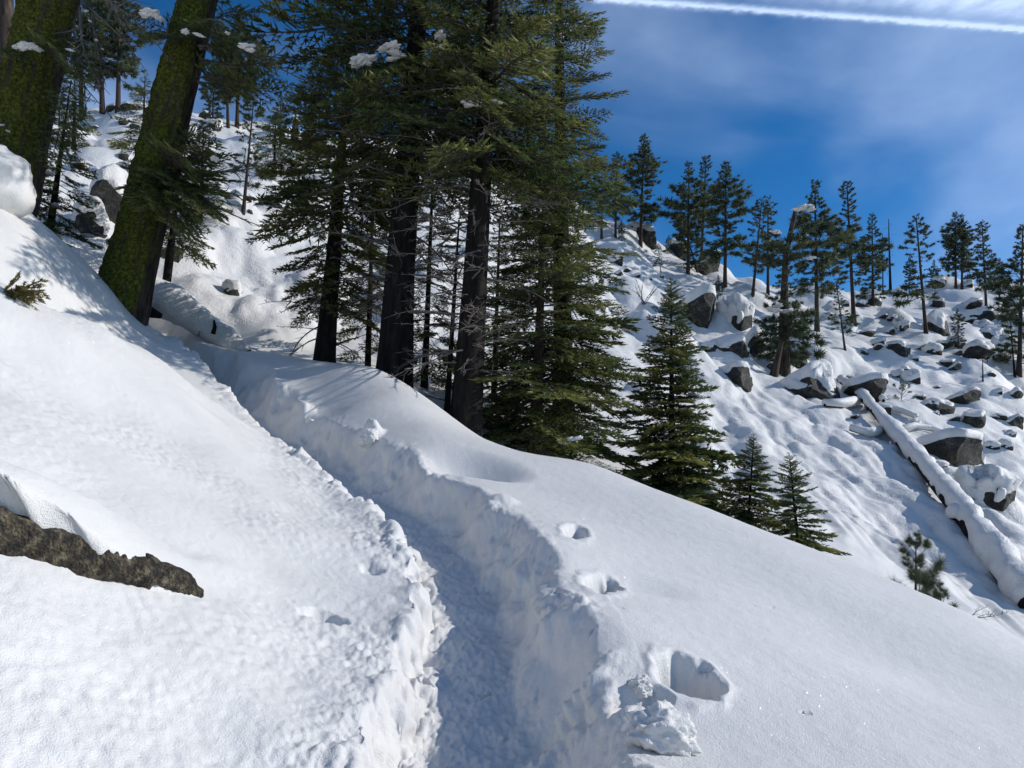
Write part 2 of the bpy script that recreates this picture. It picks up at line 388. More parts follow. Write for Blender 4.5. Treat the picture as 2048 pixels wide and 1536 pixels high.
def height(x, y, full=False):
    """terrain height without the finest lumps"""
    x = np.asarray(x, float); y = np.asarray(y, float)
    z, F, H = base_height(x, y)
    hill = sstep(-0.3, 0.6, H - F)
    R = np.hypot(x, y)
    for (bx, by, br, bh) in PILLOWS:
        m = (np.abs(x - bx) < br * 1.4) & (np.abs(y - by) < br * 1.4)
        if m.any():
            q = np.hypot((x[m] - bx), (y[m] - by) * 0.85) / br
            dome = np.sqrt(np.clip(1 - (q / 1.02) ** 2, 0, 1)) * sstep(1.05, 0.75, q)
            z[m] = z[m] + bh * (0.75 * dome + 0.25 * (1 - sstep(0.1, 1.3, q))) * hill[m]
    z = z + hill * (0.35 * noise(x * 0.22, y * 0.22, 0, 3) + 0.18 * fbm(x * 0.6, y * 0.6, 0, 3, 4) + 0.10 * np.abs(noise(x * 1.3, y * 1.3, 0, 6))) * sstep(17, 24, R)
    # slide grooves down the open slope on the right
    az = x / np.maximum(y, 1)
    op = sstep(0.22, 0.30, az) * (1 - sstep(0.62, 0.72, az)) * sstep(18, 22, R) * (1 - sstep(36, 42, R))
    c = x * GROOVE[0] + y * GROOVE[1]; a = -x * GROOVE[1] + y * GROOVE[0]
    wv = a + 0.9 * noise(x * 0.3, y * 0.3, 0, 23) + 0.25 * noise(x * 0.9, y * 0.9, 0, 26)
    z = z + hill * op * (0.27 * noise(wv * 0.9, c * 0.12, 0, 21) + 0.17 * noise(wv * 2.0, c * 0.28, 0, 22) + 0.06 * noise(wv * 4.5, c * 0.6, 0, 25) + 0.03 * noise(x * 5, y * 5, 0, 24))
    d, fz, s = trail_coords(x, y)
    wob = np.where(d < 0, 0.09, 0.07) * noise(x * 1.5, y * 1.5, 0, 31) + np.where(d < 0, 0.06, 0.012) * noise(x * 5, y * 5, 0, 32) + np.where(d < 0, 0.03, 0.0) * noise(x * 13, y * 13, 0, 34)
    wl = np.where(d < 0, 0.33, 0.23) + wob; 
    wall = np.where(d < 0, 0.18, 0.38 + 0.14 * (1 - sstep(4.5, 7, y)) + 0.20 * sstep(6.5, 10, y)) * (1 + 0.5 * noise(x * 1.1, y * 1.1, 0, 33))
    tw = sstep(wl, wl + wall, np.abs(d)) ** 1.2
    zt = fz + (z - fz) * tw
    on = np.abs(d) < 1.2
    z = np.where(on, np.minimum(z, zt), z)
    near = (R < 18) & (y > 1)
    if DENTS and near.any():
        X = x[near]; Y = y[near]; zz = z[near]
        jag = 0.24 * noise(X * 7, Y * 7, 0, 71) + 0.15 * noise(X * 15, Y * 15, 0, 72)
        for (cx, cy, a, b, ang, dep, sh) in DENTS:
            m = np.hypot(X - cx, Y - cy) < a * 2.2
            if not m.any(): continue
            c_, s_ = cos(ang), sin(ang)
            u = ((X[m] - cx) * c_ + (Y[m] - cy) * s_) / a; v = (-(X[m] - cx) * s_ + (Y[m] - cy) * c_) / b
            q = np.hypot(u, v) + (jag[m] if sh > 0 else 0)
            zz[m] = zz[m] - dep * (1 - sstep(sh, 1.05 if sh else 1.6, q)) + (0.06 * dep if sh > 0.5 else 0) * np.exp(-((q - 1.25) / 0.2) ** 2)
        for (cx, cy, r, hh) in KNOBS:
            q = np.hypot(X - cx, Y - cy) / r + 0.35 * jag
            zz = zz + hh * (1 - sstep(0.2, 1.0, q))
        if LIP is not None:
            # overhanging drift above the near rock: the uphill side stands higher
            kx = np.interp(X, LIP[:, 0], LIP[:, 1])
            end = (1 - sstep(LIP[-1, 0] - 0.55, LIP[-1, 0] + 0.05, X)) * sstep(LIP[0, 0] - 0.5, LIP[0, 0] + 0.05, X)
            e = Y - kx + 0.03 * noise(X * 6, Y * 6, 0, 75)
            zz = zz + end * sstep(-0.02, 0.09, e) * (1 - sstep(0.25, 1.3, e)) * 0.40
        z[near] = zz
    if full: return z, d, fz, hill, s
    return z
def hit(px, py, y0=16.0, y1=130.0):
    """where the sight line of a photograph pixel meets the terrain beyond y0"""
    ux, uz = ray(px, py)
    Y = y0 * (y1 / y0) ** np.linspace(0, 1, 700)
    g = height(ux * Y, Y) - uz * Y
    k = np.where(g > 0)[0]
    Yh = Y[k[0]] if len(k) else Y[np.argmax(g)]
    x = ux * Yh
    return np.array([x, Yh, float(height(np.array([x]), np.array([Yh]))[0])])
def hit_near(px, py, y0=2.0, y1=16.0):
    return hit(px, py, y0, y1)
def _setup_near():
    global LIP
    D = []
    for (px, py, a, b, ang, dep, sh) in HOLES:
        p = hit_near(px, py); D.append((p[0], p[1], a, b, radians(ang), dep, sh))
    K = []
    for (px, py, r, h) in BUMPS:
        p = hit_near(px, py); K.append((p[0], p[1], r, h))
    lip = np.array([hit_near(*q)[:2] for q in [(-160, 1070), (-60, 1080), (0, 1092), (100, 1122), (200, 1160), (300, 1185), (392, 1204)]])
    DENTS.extend(D); KNOBS.extend(K); LIP = lip
def ground(x, y):
    return float(height(np.array([float(x)]), np.array([float(y)]))[0])

_setup_near()
def polar_grid(th, r):
    T, R = np.meshgrid(th, r)
    return R * np.sin(T), R * np.cos(T)
def grid_quads(nr, nt):
    i = np.arange(nr - 1)[:, None] * nt; j = np.arange(nt - 1)[None, :]
    return np.stack([i + j, i + j + 1, i + nt + j + 1, i + nt + j], -1).reshape(-1, 4)
def grid_normals(X, Y, Z):
    P = np.stack([X, Y, Z], -1)
    du = np.gradient(P, axis=1); dv = np.gradient(P, axis=0)
    n = np.cross(du, dv); n /= np.linalg.norm(n, axis=-1)[..., None] + 1e-12
    n[n[..., 2] < 0] *= -1
    return n

def build_near():
    th = np.concatenate([np.linspace(-178, -43, 46), np.linspace(-40, 40, 720), np.linspace(43, 178, 46)]) * pi / 180
    r = np.concatenate([np.linspace(0.05, 1.6, 20), np.geomspace(1.65, 22.5, 600)])
    X, Y = polar_grid(th, r)
    Z, d, fz, hill, s = height(X, Y, True)
    R = np.hypot(X, Y)
    ad = np.abs(d)
    nrm = grid_normals(X, Y, Z)
    # loose clods along both rims and down the walls
    rim = np.exp(-((ad - 0.55) / 0.28) ** 2)
    rimw = np.where(d < 0, np.exp(-((ad - 0.42) / 0.42) ** 2), np.exp(-((ad - 0.58) / 0.22) ** 2)) * sstep(0.18, 0.30, ad)
    patch = sstep(-0.35, 0.35, noise(X * 0.9, Y * 0.9, 0, 41) + np.where(d < 0, 0.25, 0.0))
    scal = (noise(X * 3.2, Y * 3.2, Z * 3.2, 40) * 0.09 + noise(X * 7, Y * 7, Z * 7, 39) * 0.04) * np.exp(-((ad - 0.42) / 0.18) ** 2)
    lump = np.abs(noise(X * 4.5, Y * 4.5, Z * 4.5, 42)) * 0.075 + np.abs(noise(X * 10, Y * 10, Z * 10, 43)) * 0.045 + np.abs(noise(X * 22, Y * 22, Z * 22, 44)) * 0.034 + noise(X * 45, Y * 45, Z * 45, 52) * 0.012
    clod = np.zeros_like(X); M = (rimw > 0.04) & (R < 19)
    xm, ym, zm = X[M], Y[M], Z[M]
    clod[M] = (0.8 - worley(xm * 5, ym * 5, zm * 5, 1)) * 0.11 + (0.8 - worley(xm * 11, ym * 11, zm * 11, 2)) * 0.075 + (0.8 - worley(xm * 24, ym * 24, zm * 24, 3)) * 0.045
    chunky = 0.12 + 0.88 * sstep(0.0, 0.45, noise(X * 1.1, Y * 1.1, 0, 57) + 0.5 * noise(X * 3.1, Y * 3.1, 0, 58)); chunky = chunky * np.where(d > 0, 0.3 + 0.7 * sstep(0.34, 0.52, ad), 1.0)
    disp = rimw * (patch * (lump - 0.03) * 0.6 + chunky * (clod - 0.03)) + 0.75 * scal
    left = sstep(0.4, 1.0, -d) * (1 - hill) * (d > -20)
    disp = disp + left * (0.034 * noise(X * 2.0, Y * 2.0, 0, 45) + 0.05 * noise(X * 0.9, Y * 0.9, 0, 56) + (0.4 + sstep(-0.2, 0.5, noise(X * 0.8, Y * 0.8, 0, 53))) * (0.014 * np.abs(noise(X * 8, Y * 8, Z * 8, 46)) + 0.006 * noise(X * 19, Y * 19, Z * 19, 47) + 0.002 * noise(X * 40, Y * 40, Z * 40, 54)))
    floor = (ad < 0.42)
    disp = disp + floor * (0.022 * noise(X * 5, Y * 5, 0, 48) + 0.014 * noise(X * 16, Y * 16, 0, 49) + 0.010 * noise(X * 40, Y * 40, 0, 55))
    right = sstep(0.5, 1.2, d) * (1 - hill)
    disp = disp + right * (0.03 * noise(X * 0.7, Y * 0.7, 0, 50) + 0.003 * noise(X * 9, Y * 9, 0, 51))
    V = np.stack([X, Y, Z], -1) + nrm * disp[..., None]
    # the drift above the near rock leans out over it
    e = Y - np.interp(X, LIP[:, 0], LIP[:, 1])
    end = (1 - sstep(LIP[-1, 0] - 0.5, LIP[-1, 0] + 0.05, X)) * sstep(LIP[0, 0] - 0.5, LIP[0, 0] + 0.05, X) * (R < 8) * (Y > 0)
    lean = end * sstep(-0.01, 0.10, e) * (1 - sstep(0.12, 0.9, e)) * (0.25 + 0.07 * noise(X * 3, Y * 3, 0, 76))
    V[..., 1] -= lean; V[..., 2] -= lean * 0.15
    nr_, nt_ = X.shape
    me = mesh_from('snow_slope', V.reshape(-1, 3), grid_quads(nr_, nt_), np.zeros((0, 3), int), [M_SNOW])
    o = obj('snow_slope', me); o['kind'] = 'structure'
def build_far():
    th = np.concatenate([np.linspace(-120, -43, 20), np.linspace(-42, 42, 470), np.linspace(43, 120, 20)]) * pi / 180
    r = np.concatenate([np.geomspace(22.3, 115, 290), np.geomspace(119, 320, 14)])
    X, Y = polar_grid(th, r)
    Z = height(X, Y)
    Z[0] -= 0.3
    Z = Z + 0.05 * noise(X * 1.6, Y * 1.6, 0, 61)
    nr_, nt_ = X.shape
    me = mesh_from('snow_hillside', np.stack([X, Y, Z], -1).reshape(-1, 3), grid_quads(nr_, nt_), np.zeros((0, 3), int), [M_FARSNOW])
    o = obj('snow_hillside', me); o['kind'] = 'structure'
build_near()
build_far()

# ------------------------------------------------------------------ more materials
def rock_material():
    m, nt, b = mat_new('granite'); L = nt.links.new
    geo = nt.nodes.new('ShaderNodeNewGeometry')
    n1 = nnode(nt, 'ShaderNodeTexNoise', Scale=2.2, Detail=5.0, Roughness=0.65); L(geo.outputs['Position'], n1.inputs['Vector'])
    n2 = nnode(nt, 'ShaderNodeTexNoise', Scale=9.0, Detail=5.0, Roughness=0.75); L(geo.outputs['Position'], n2.inputs['Vector'])
    c1 = ramp(nt, n1.outputs['Fac'], [(0.36, (0.008, 0.008, 0.008)), (0.47, (0.025, 0.024, 0.023)), (0.54, (0.036, 0.035, 0.022)), (0.66, (0.11, 0.10, 0.088))])
    c2 = ramp(nt, n2.outputs['Fac'], [(0.40, (0.3, 0.3, 0.3)), (0.60, (1.35, 1.3, 1.2))])
    mx = nt.nodes.new('ShaderNodeMix'); mx.data_type = 'RGBA'; mx.blend_type = 'MULTIPLY'; mx.inputs['Factor'].default_value = 1
    L(c1, mx.inputs['A']); L(c2, mx.inputs['B']); L(mx.outputs['Result'], b.inputs['Base Color'])
    b.inputs['Roughness'].default_value = 0.75
    bp = nnode(nt, 'ShaderNodeBump', Strength=0.9, Distance=0.10); L(n2.outputs['Fac'], bp.inputs['Height'])
    L(bp.outputs[0], b.inputs['Normal'])
    return m
def bark_material(name, stops, sc=(9, 9, 1.6), bump=0.03):
    m, nt, b = mat_new(name); L = nt.links.new
    tc = nt.nodes.new('ShaderNodeTexCoord')
    mp = nt.nodes.new('ShaderNodeMapping'); mp.inputs['Scale'].default_value = sc; L(tc.outputs['Object'], mp.inputs[0])
    n1 = nnode(nt, 'ShaderNodeTexNoise', Scale=1.0, Detail=5.0, Roughness=0.65, Distortion=0.4); L(mp.outputs[0], n1.inputs['Vector'])
    L(ramp(nt, n1.outputs['Fac'], stops), b.inputs['Base Color'])
    b.inputs['Roughness'].default_value = 0.9; b.inputs['Specular IOR Level'].default_value = 0.15
    bp = nnode(nt, 'ShaderNodeBump', Strength=0.9, Distance=bump); L(n1.outputs['Fac'], bp.inputs['Height'])
    L(bp.outputs[0], b.inputs['Normal'])
    return m
def moss_bark_material():
    """furrowed bark with moss on the sides away from the sun-dried face (tint attribute = moss cover)"""
    m, nt, b = mat_new('mossy_bark'); L = nt.links.new
    tc = nt.nodes.new('ShaderNodeTexCoord')
    mp = nt.nodes.new('ShaderNodeMapping'); mp.inputs['Scale'].default_value = (11, 11, 2.0); L(tc.outputs['Object'], mp.inputs[0])
    n1 = nnode(nt, 'ShaderNodeTexNoise', Scale=1.0, Detail=5.0, Roughness=0.65, Distortion=0.3); L(mp.outputs[0], n1.inputs['Vector'])
    bark = ramp(nt, n1.outputs['Fac'], [(0.35, (0.018, 0.014, 0.011)), (0.6, (0.075, 0.058, 0.047)), (0.8, (0.15, 0.13, 0.115))])
    n2 = nnode(nt, 'ShaderNodeTexNoise', Scale=16.0, Detail=4.0, Roughness=0.7); L(tc.outputs['Object'], n2.inputs['Vector'])
    moss = ramp(nt, n2.outputs['Fac'], [(0.3, (0.012, 0.015, 0.003)), (0.49, (0.060, 0.068, 0.011)), (0.72, (0.175, 0.185, 0.03))])
    at_ = nt.nodes.new('ShaderNodeAttribute'); at_.attribute_name = 'tint'
    mx = nt.nodes.new('ShaderNodeMix'); mx.data_type = 'RGBA'
    L(at_.outputs['Fac'], mx.inputs['Factor']); L(bark, mx.inputs['A']); L(moss, mx.inputs['B'])
    L(mx.outputs['Result'], b.inputs['Base Color'])
    b.inputs['Roughness'].default_value = 0.95; b.inputs['Specular IOR Level'].default_value = 0.1
    ad = nt.nodes.new('ShaderNodeMath'); ad.operation = 'ADD'; L(n1.outputs['Fac'], ad.inputs[0]); L(n2.outputs['Fac'], ad.inputs[1])
    bp = nnode(nt, 'ShaderNodeBump', Strength=1.0, Distance=0.04); L(ad.outputs[0], bp.inputs['Height'])
    L(bp.outputs[0], b.inputs['Normal'])
    return m
def foliage_material(name, stops, trans=0.25):
    m, nt, b = mat_new(name); L = nt.links.new
    a = nt.nodes.new('ShaderNodeAttribute'); a.attribute_name = 'tint'
    c = ramp(nt, a.outputs['Fac'], stops)
    L(c, b.inputs['Base Color']); b.inputs['Roughness'].default_value = 0.5; b.inputs['Specular IOR Level'].default_value = 0.3
    tr = nt.nodes.new('ShaderNodeBsdfTranslucent'); L(c, tr.inputs['Color'])
    ms = nt.nodes.new('ShaderNodeMixShader'); ms.inputs[0].default_value = trans
    L(b.outputs[0], ms.inputs[1]); L(tr.outputs[0], ms.inputs[2])
    L(ms.outputs[0], nt.nodes['Material Output'].inputs[0])
    return m
M_ROCK = rock_material()
M_BARK = bark_material('dark_fir_bark', [(0.35, (0.005, 0.0045, 0.004)), (0.6, (0.019, 0.016, 0.014)), (0.8, (0.055, 0.047, 0.042))])
M_PINEBARK = bark_material('pine_bark', [(0.35, (0.026, 0.020, 0.016)), (0.6, (0.080, 0.060, 0.047)), (0.8, (0.15, 0.118, 0.095))], (6, 6, 1.2))
M_TWIG = bark_material('twig_wood', [(0.35, (0.035, 0.029, 0.024)), (0.7, (0.11, 0.095, 0.08))], (20, 20, 20), 0.004)
M_GREYTWIG = bark_material('bare_grey_twig', [(0.35, (0.06, 0.052, 0.045)), (0.7, (0.23, 0.20, 0.175))], (20, 20, 20), 0.004)
M_MOSS = moss_bark_material()
def lichen_rock():
    m, nt, b = mat_new('lichen_rock'); L = nt.links.new
    geo = nt.nodes.new('ShaderNodeNewGeometry')
    n1 = nnode(nt, 'ShaderNodeTexNoise', Scale=14.0, Detail=6.0, Roughness=0.75); L(geo.outputs['Position'], n1.inputs['Vector'])
    n2 = nnode(nt, 'ShaderNodeTexVoronoi', Scale=60.0); L(geo.outputs['Position'], n2.inputs['Vector'])
    c1 = ramp(nt, n1.outputs['Fac'], [(0.38, (0.008, 0.007, 0.006)), (0.48, (0.032, 0.025, 0.016)), (0.56, (0.085, 0.068, 0.040)), (0.66, (0.20, 0.175, 0.12))])
    L(c1, b.inputs['Base Color']); b.inputs['Roughness'].default_value = 0.9
    ad = nt.nodes.new('ShaderNodeMath'); ad.operation = 'MULTIPLY_ADD'; L(n2.outputs['Distance'], ad.inputs[0]); ad.inputs[1].default_value = 0.5; L(n1.outputs['Fac'], ad.inputs[2])
    bp = nnode(nt, 'ShaderNodeBump', Strength=1.0, Distance=0.03); L(ad.outputs[0], bp.inputs['Height']); L(bp.outputs[0], b.inputs['Normal'])
    return m
M_LICHEN = lichen_rock()
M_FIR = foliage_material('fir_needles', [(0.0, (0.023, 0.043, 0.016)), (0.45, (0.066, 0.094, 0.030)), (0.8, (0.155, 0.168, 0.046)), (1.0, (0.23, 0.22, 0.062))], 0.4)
M_CEDAR = foliage_material('cedar_sprays', [(0.0, (0.022, 0.036, 0.012)), (0.5, (0.080, 0.094, 0.024)), (1.0, (0.20, 0.185, 0.04))], 0.38)
M_PINE = foliage_material('pine_needles', [(0.0, (0.040, 0.060, 0.038)), (0.5, (0.075, 0.100, 0.055)), (1.0, (0.14, 0.155, 0.075))], 0.3)
M_YELLOW = foliage_material('yellowed_needles', [(0.0, (0.05, 0.055, 0.015)), (1.0, (0.17, 0.14, 0.05))])
M_CLUMP = snow_material('snow_clump', 2.0)

# ------------------------------------------------------------------ branches
def rhombs(B, D, Ln, W, rng):
    """thin pointed blades: base points B, unit directions D, lengths, widths"""
    n = len(B); S = np.cross(D, rng.normal(size=(n, 3))); S /= np.linalg.norm(S, axis=1)[:, None] + 1e-9
    V = np.stack([B + S * W[:, None], B + D * Ln[:, None], B - S * W[:, None]], 1).reshape(-1, 3)
    return V, np.arange(3 * n).reshape(n, 3)
def unit(v): return v / (np.linalg.norm(v, axis=-1, keepdims=True) + 1e-9)
def fir_branch(seed, nodes=17, dens=1.0, width=0.42, droop=0.18, blade=(0.062, 0.0085), thick=0.40, start=0.16):
    """unit-long flat fir bough along +X: stem, side twigs, needle-clad shoots"""
    rng = np.random.RandomState(seed); mb = MB()
    s = np.linspace(0, 1, 7)
    stem = lambda t: np.stack([t, 0.03 * np.sin(t * 5 + seed), droop * (-(t ** 1.6) + 0.55 * t ** 3)], -1)
    mb.add(*tube(stem(s), 0.012 * (1 - 0.85 * s), 3, False), tint=0.3, mat=1)
    Bs, Ds, Ls = [], [], []
    for i in range(nodes):
        t = start + (0.985 - start) * (i + rng.uniform(-0.3, 0.3)) / (nodes - 1); t = min(max(t, 0.05), 0.99)
        o = stem(np.array(t))
        for sd in (-1, 1):
            L = width * (1 - t) ** 0.75 * min(1.0, (t + 0.12) / 0.42) * rng.uniform(0.65, 1.12) + 0.03
            a = radians(rng.uniform(42, 66))
            d = unit(np.array([cos(a), sd * sin(a), rng.uniform(-0.18, 0.12)]))
            tip = o + d * L + np.array([0.12 * L, 0, -0.10 * L])
            mid = o + d * L * 0.5
            mb.add(np.array([o + [0, 0, 0.004], o - [0, 0, 0.004], tip]), None, [[0, 1, 2]], tint=0.3, mat=1)
            mb.add(np.array([o + [0.004, 0, 0], o - [0.004, 0, 0], tip]), None, [[0, 1, 2]], tint=0.3, mat=1)
            k = max(3, int(L / 0.0125 * dens))
            q = rng.uniform(0.12, 1.0, k)[:, None]
            P = (1 - q) ** 2 * o + 2 * q * (1 - q) * mid + q * q * tip
            side = rng.choice([-1, 1], k)[:, None]
            perp = np.cross(d, [0, 0, 1.0])
            dd = unit(d * rng.uniform(0.5, 1.0, (k, 1)) + perp * side * rng.uniform(0.2, 1.0, (k, 1)) + np.array([0, 0, 1.0]) * rng.uniform(-thick * 0.6, thick, (k, 1)))
            Bs.append(P); Ds.append(dd); Ls.append(blade[0] * rng.uniform(0.6, 1.25, k))
            Bs.append(tip[None]); Ds.append(d[None]); Ls.append(np.array([blade[0] * 1.2]))
    k = int(40 * dens); q = rng.uniform(start, 1, k)
    Bs.append(stem(q)); Ds.append(unit(np.stack([np.ones(k), rng.uniform(-.7, .7, k), rng.uniform(-.2, .7, k)], -1))); Ls.append(blade[0] * rng.uniform(.7, 1.2, k))
    B = np.concatenate(Bs); D = np.concatenate(Ds); L = np.concatenate(Ls)
    V, Q = rhombs(B, D, L, np.full(len(B), blade[1]) * rng.uniform(0.75, 1.3, len(B)), rng)
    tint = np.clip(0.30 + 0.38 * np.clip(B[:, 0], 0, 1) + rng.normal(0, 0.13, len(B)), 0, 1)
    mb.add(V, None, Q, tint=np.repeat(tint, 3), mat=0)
    return mb.arrays()
def pine_branch(seed, subs=6, needles=12, nl=0.16, nw=0.012, up=0.22):
    """unit-long pine limb: bare inside, tufts of long needles at the ends"""
    rng = np.random.RandomState(seed); mb = MB()
    s = np.linspace(0, 1, 6)
    stem = lambda t: np.stack([t, 0.05 * np.sin(t * 4 + seed), up * t ** 2 - 0.08 * t], -1)
    mb.add(*tube(stem(s), 0.020 * (1 - 0.75 * s), 3, False), tint=0.3, mat=1)
    tips = [(stem(np.array(1.0)), unit(np.array([1, 0, 0.5])))]
    for i in range(subs):
        t = rng.uniform(0.35, 0.95); o = stem(np.array(t)); sd = 1 if i % 2 else -1
        L = rng.uniform(0.14, 0.42) * (1.25 - t); a = radians(rng.uniform(25, 65))
        d = unit(np.array([cos(a), sd * sin(a), rng.uniform(-0.1, 0.45)]))
        tip = o + d * L
        mb.add(*tube(np.array([o, tip]), np.array([0.008, 0.004]), 3, False), tint=0.3, mat=1)
        tips.append((tip, unit(d + [0, 0, 0.4])))
        if rng.rand() < 0.6: tips.append((o + d * L * 0.55, unit(d + [0, 0, 0.5])))
    for o, d in tips:
        k = needles
        dd = unit(d[None] * 0.8 + rng.normal(size=(k, 3)) * 0.75)
        B = np.repeat(o[None], k, 0) - d * 0.02 + rng.normal(size=(k, 3)) * 0.015
        V, Q = rhombs(B, dd, nl * rng.uniform(0.7, 1.15, k), np.full(k, nw), rng)
        mb.add(V, None, Q, tint=np.clip(0.5 + rng.normal(0, 0.2) + np.repeat(rng.normal(0, 0.12, k), 3), 0, 1), mat=0)
    return mb.arrays()
def dead_branch(seed, n=12, r=0.014, droop=0.15):
    rng = np.random.RandomState(seed); mb = MB()
    s = np.linspace(0, 1, 7); ph = rng.uniform(0, 6)
    def stem(t): return np.stack([t, 0.06 * np.sin(t * 4 + ph), -droop * t ** 1.5 + 0.05 * np.sin(3 * t + ph)], -1)
    mb.add(*tube(stem(s), r * (1 - 0.85 * s), 4, False), tint=0.5)
    for i in range(n):
        t = rng.uniform(0.2, 0.95); o = stem(np.array(t)); a = radians(rng.uniform(25, 70)) * rng.choice([-1, 1]); L = rng.uniform(0.10, 0.42) * (1.15 - t)
        d = unit(np.array([cos(a), sin(a), rng.uniform(-0.5, 0.35)])); b2 = unit(d + rng.normal(size=3) * 0.35)
        P = np.array([o, o + d * L * 0.5, o + d * L * 0.5 + b2 * L * 0.5])
        mb.add(*tube(P, r * np.array([0.5, 0.35, 0.12]), 3, False), tint=0.5)
        if rng.rand() < 0.6:
            q = P[1]; d2 = unit(d + rng.normal(size=3) * 0.7)
            mb.add(*tube(np.array([q, q + d2 * L * 0.4]), r * np.array([0.3, 0.1]), 3, False), tint=0.5)
    return mb.arrays()
FIR_B = [fir_branch(100 + i) for i in range(6)]
FIR_L = [fir_branch(120 + i, nodes=13, dens=0.62, blade=(0.080, 0.013)) for i in range(4)]
CEDAR_B = [fir_branch(140 + i, nodes=13, dens=0.85, width=0.36, droop=0.30, blade=(0.070, 0.012), thick=0.75, start=0.3) for i in range(5)]
FIR_S = [fir_branch(130 + i, nodes=13, dens=0.62, width=0.46, blade=(0.105, 0.020), thick=0.5, start=0.06, droop=0.10) for i in range(4)]
PINE_B = [pine_branch(160 + i) for i in range(6)]
PINE_NEAR = [pine_branch(180 + i, subs=8, needles=70, nl=0.34, nw=0.0042, up=0.30) for i in range(4)]
DEAD_B = [dead_branch(200 + i) for i in range(6)]

def place(mb, br, origin, az, el, L, rng, roll=0.0, tint=0.0, zs=1.0):
    V, Q, T, C, qm, tm = br
    V = V * np.array([1, 1, zs])
    cr, sr = cos(roll), sin(roll)
    V = np.stack([V[:, 0], V[:, 1] * cr - V[:, 2] * sr, V[:, 1] * sr + V[:, 2] * cr], -1)
    ce, se = cos(el), sin(el)
    V = np.stack([V[:, 0] * ce - V[:, 2] * se, V[:, 1], V[:, 0] * se + V[:, 2] * ce], -1)
    ca, sa = cos(az), sin(az)
    V = np.stack([V[:, 0] * ca - V[:, 1] * sa, V[:, 0] * sa + V[:, 1] * ca, V[:, 2]], -1) * L + np.asarray(origin)
    s0 = mb.n; mb.add(V, Q, tint=np.clip(C + tint, 0, 1), mat=qm)
    mb.T.append(T + s0); mb.tm.append(tm)
def crown(seed, h, base, prof, n, branches, el=(-0.25, 0.45), jitter=0.25, bend=None, keep=None, topless=False, tintv=0.16):
    """joined foliage of one tree in trunk coordinates; returns the builder and some spots where snow can rest"""
    rng = np.random.RandomState(seed); mb = MB(); spots = []
    for i in range(n):
        u = (i + rng.uniform(0, 1)) / n
        z = base + (h - base) * (1 - (1 - u) ** 1.25 if not topless else u)
        rel = (z - base) / (h - base)
        az = i * 2.39996 + rng.uniform(-0.5, 0.5)
        L = prof(rel) * rng.uniform(1 - jitter * 1.4, 1 + jitter * 0.6)
        if L < 0.02 * h * 0.3: continue
        if keep is not None and not keep(rel, az, rng): continue
        e = el[0] + (el[1] - el[0]) * rel ** 1.3 + rng.uniform(-0.14, 0.14)
        o = np.array([0, 0, z]) if bend is None else bend(z)
        place(mb, branches[rng.randint(len(branches))], o, az, e, L, rng, roll=rng.uniform(-0.35, 0.35), tint=rng.normal(0, tintv), zs=rng.uniform(0.7, 1.3))
        spots.append((o + L * rng.uniform(0.45, 0.8) * np.array([cos(az) * cos(e), sin(az) * cos(e), sin(e) - 0.05]), L))
    return mb, spots
def trunk_mesh(name, h, r0, r1, seed, mat, sides=14, rings=26, below=1.2, flare=0.35, ridge=0.05, bend=None, lump=0.03, moss=None):
    z = np.concatenate([[-below], np.linspace(0, h, rings)])
    t = np.clip(z / h, 0, 1); R = r0 + (r1 - r0) * t ** 0.9 + r0 * flare * np.exp(-np.maximum(z, 0) / (r0 * 2.2))
    th = np.arange(sides) * 2 * pi / sides
    TH, Z = np.meshgrid(th, z); RR = np.repeat(R[:, None], sides, 1)
    c, s = np.cos(TH), np.sin(TH)
    RR = RR * (1 + ridge * noise(c * 4.5, s * 4.5, Z * 0.35, seed) + lump * noise(c * 1.3, s * 1.3, Z * 0.8, seed + 1))
    C = np.zeros_like(TH)
    if moss is not None: C, extra = moss(c, s, Z); RR = RR + extra
    ctr = np.stack([np.zeros_like(z), np.zeros_like(z), z], -1) if bend is None else np.array([bend(q) for q in z])
    V = np.stack([RR * c + ctr[:, None, 0], RR * s + ctr[:, None, 1], np.repeat(ctr[:, None, 2], sides, 1)], -1)
    n = len(z); i = np.arange(n - 1)[:, None] * sides; j = np.arange(sides)[None]; j2 = (j + 1) % sides
    Q = np.stack([i + j, i + j2, i + sides + j2, i + sides + j], -1).reshape(-1, 4)
    V = np.concatenate([V.reshape(-1, 3), ctr[-1:] + [0, 0, r1 * 0.3]]); e = (n - 1) * sides; jj = np.arange(sides)
    T = np.stack([e + jj, e + (jj + 1) % sides, np.full(sides, n * sides)], -1)
    return mesh_from(name, V, Q, T, [mat], np.concatenate([C.ravel(), [0]]))
import mathutils
def axis_rot(a, b):
    d = mathutils.Vector(np.asarray(b) - np.asarray(a)).normalized()
    return mathutils.Vector((0, 0, 1)).rotation_difference(d).to_euler()

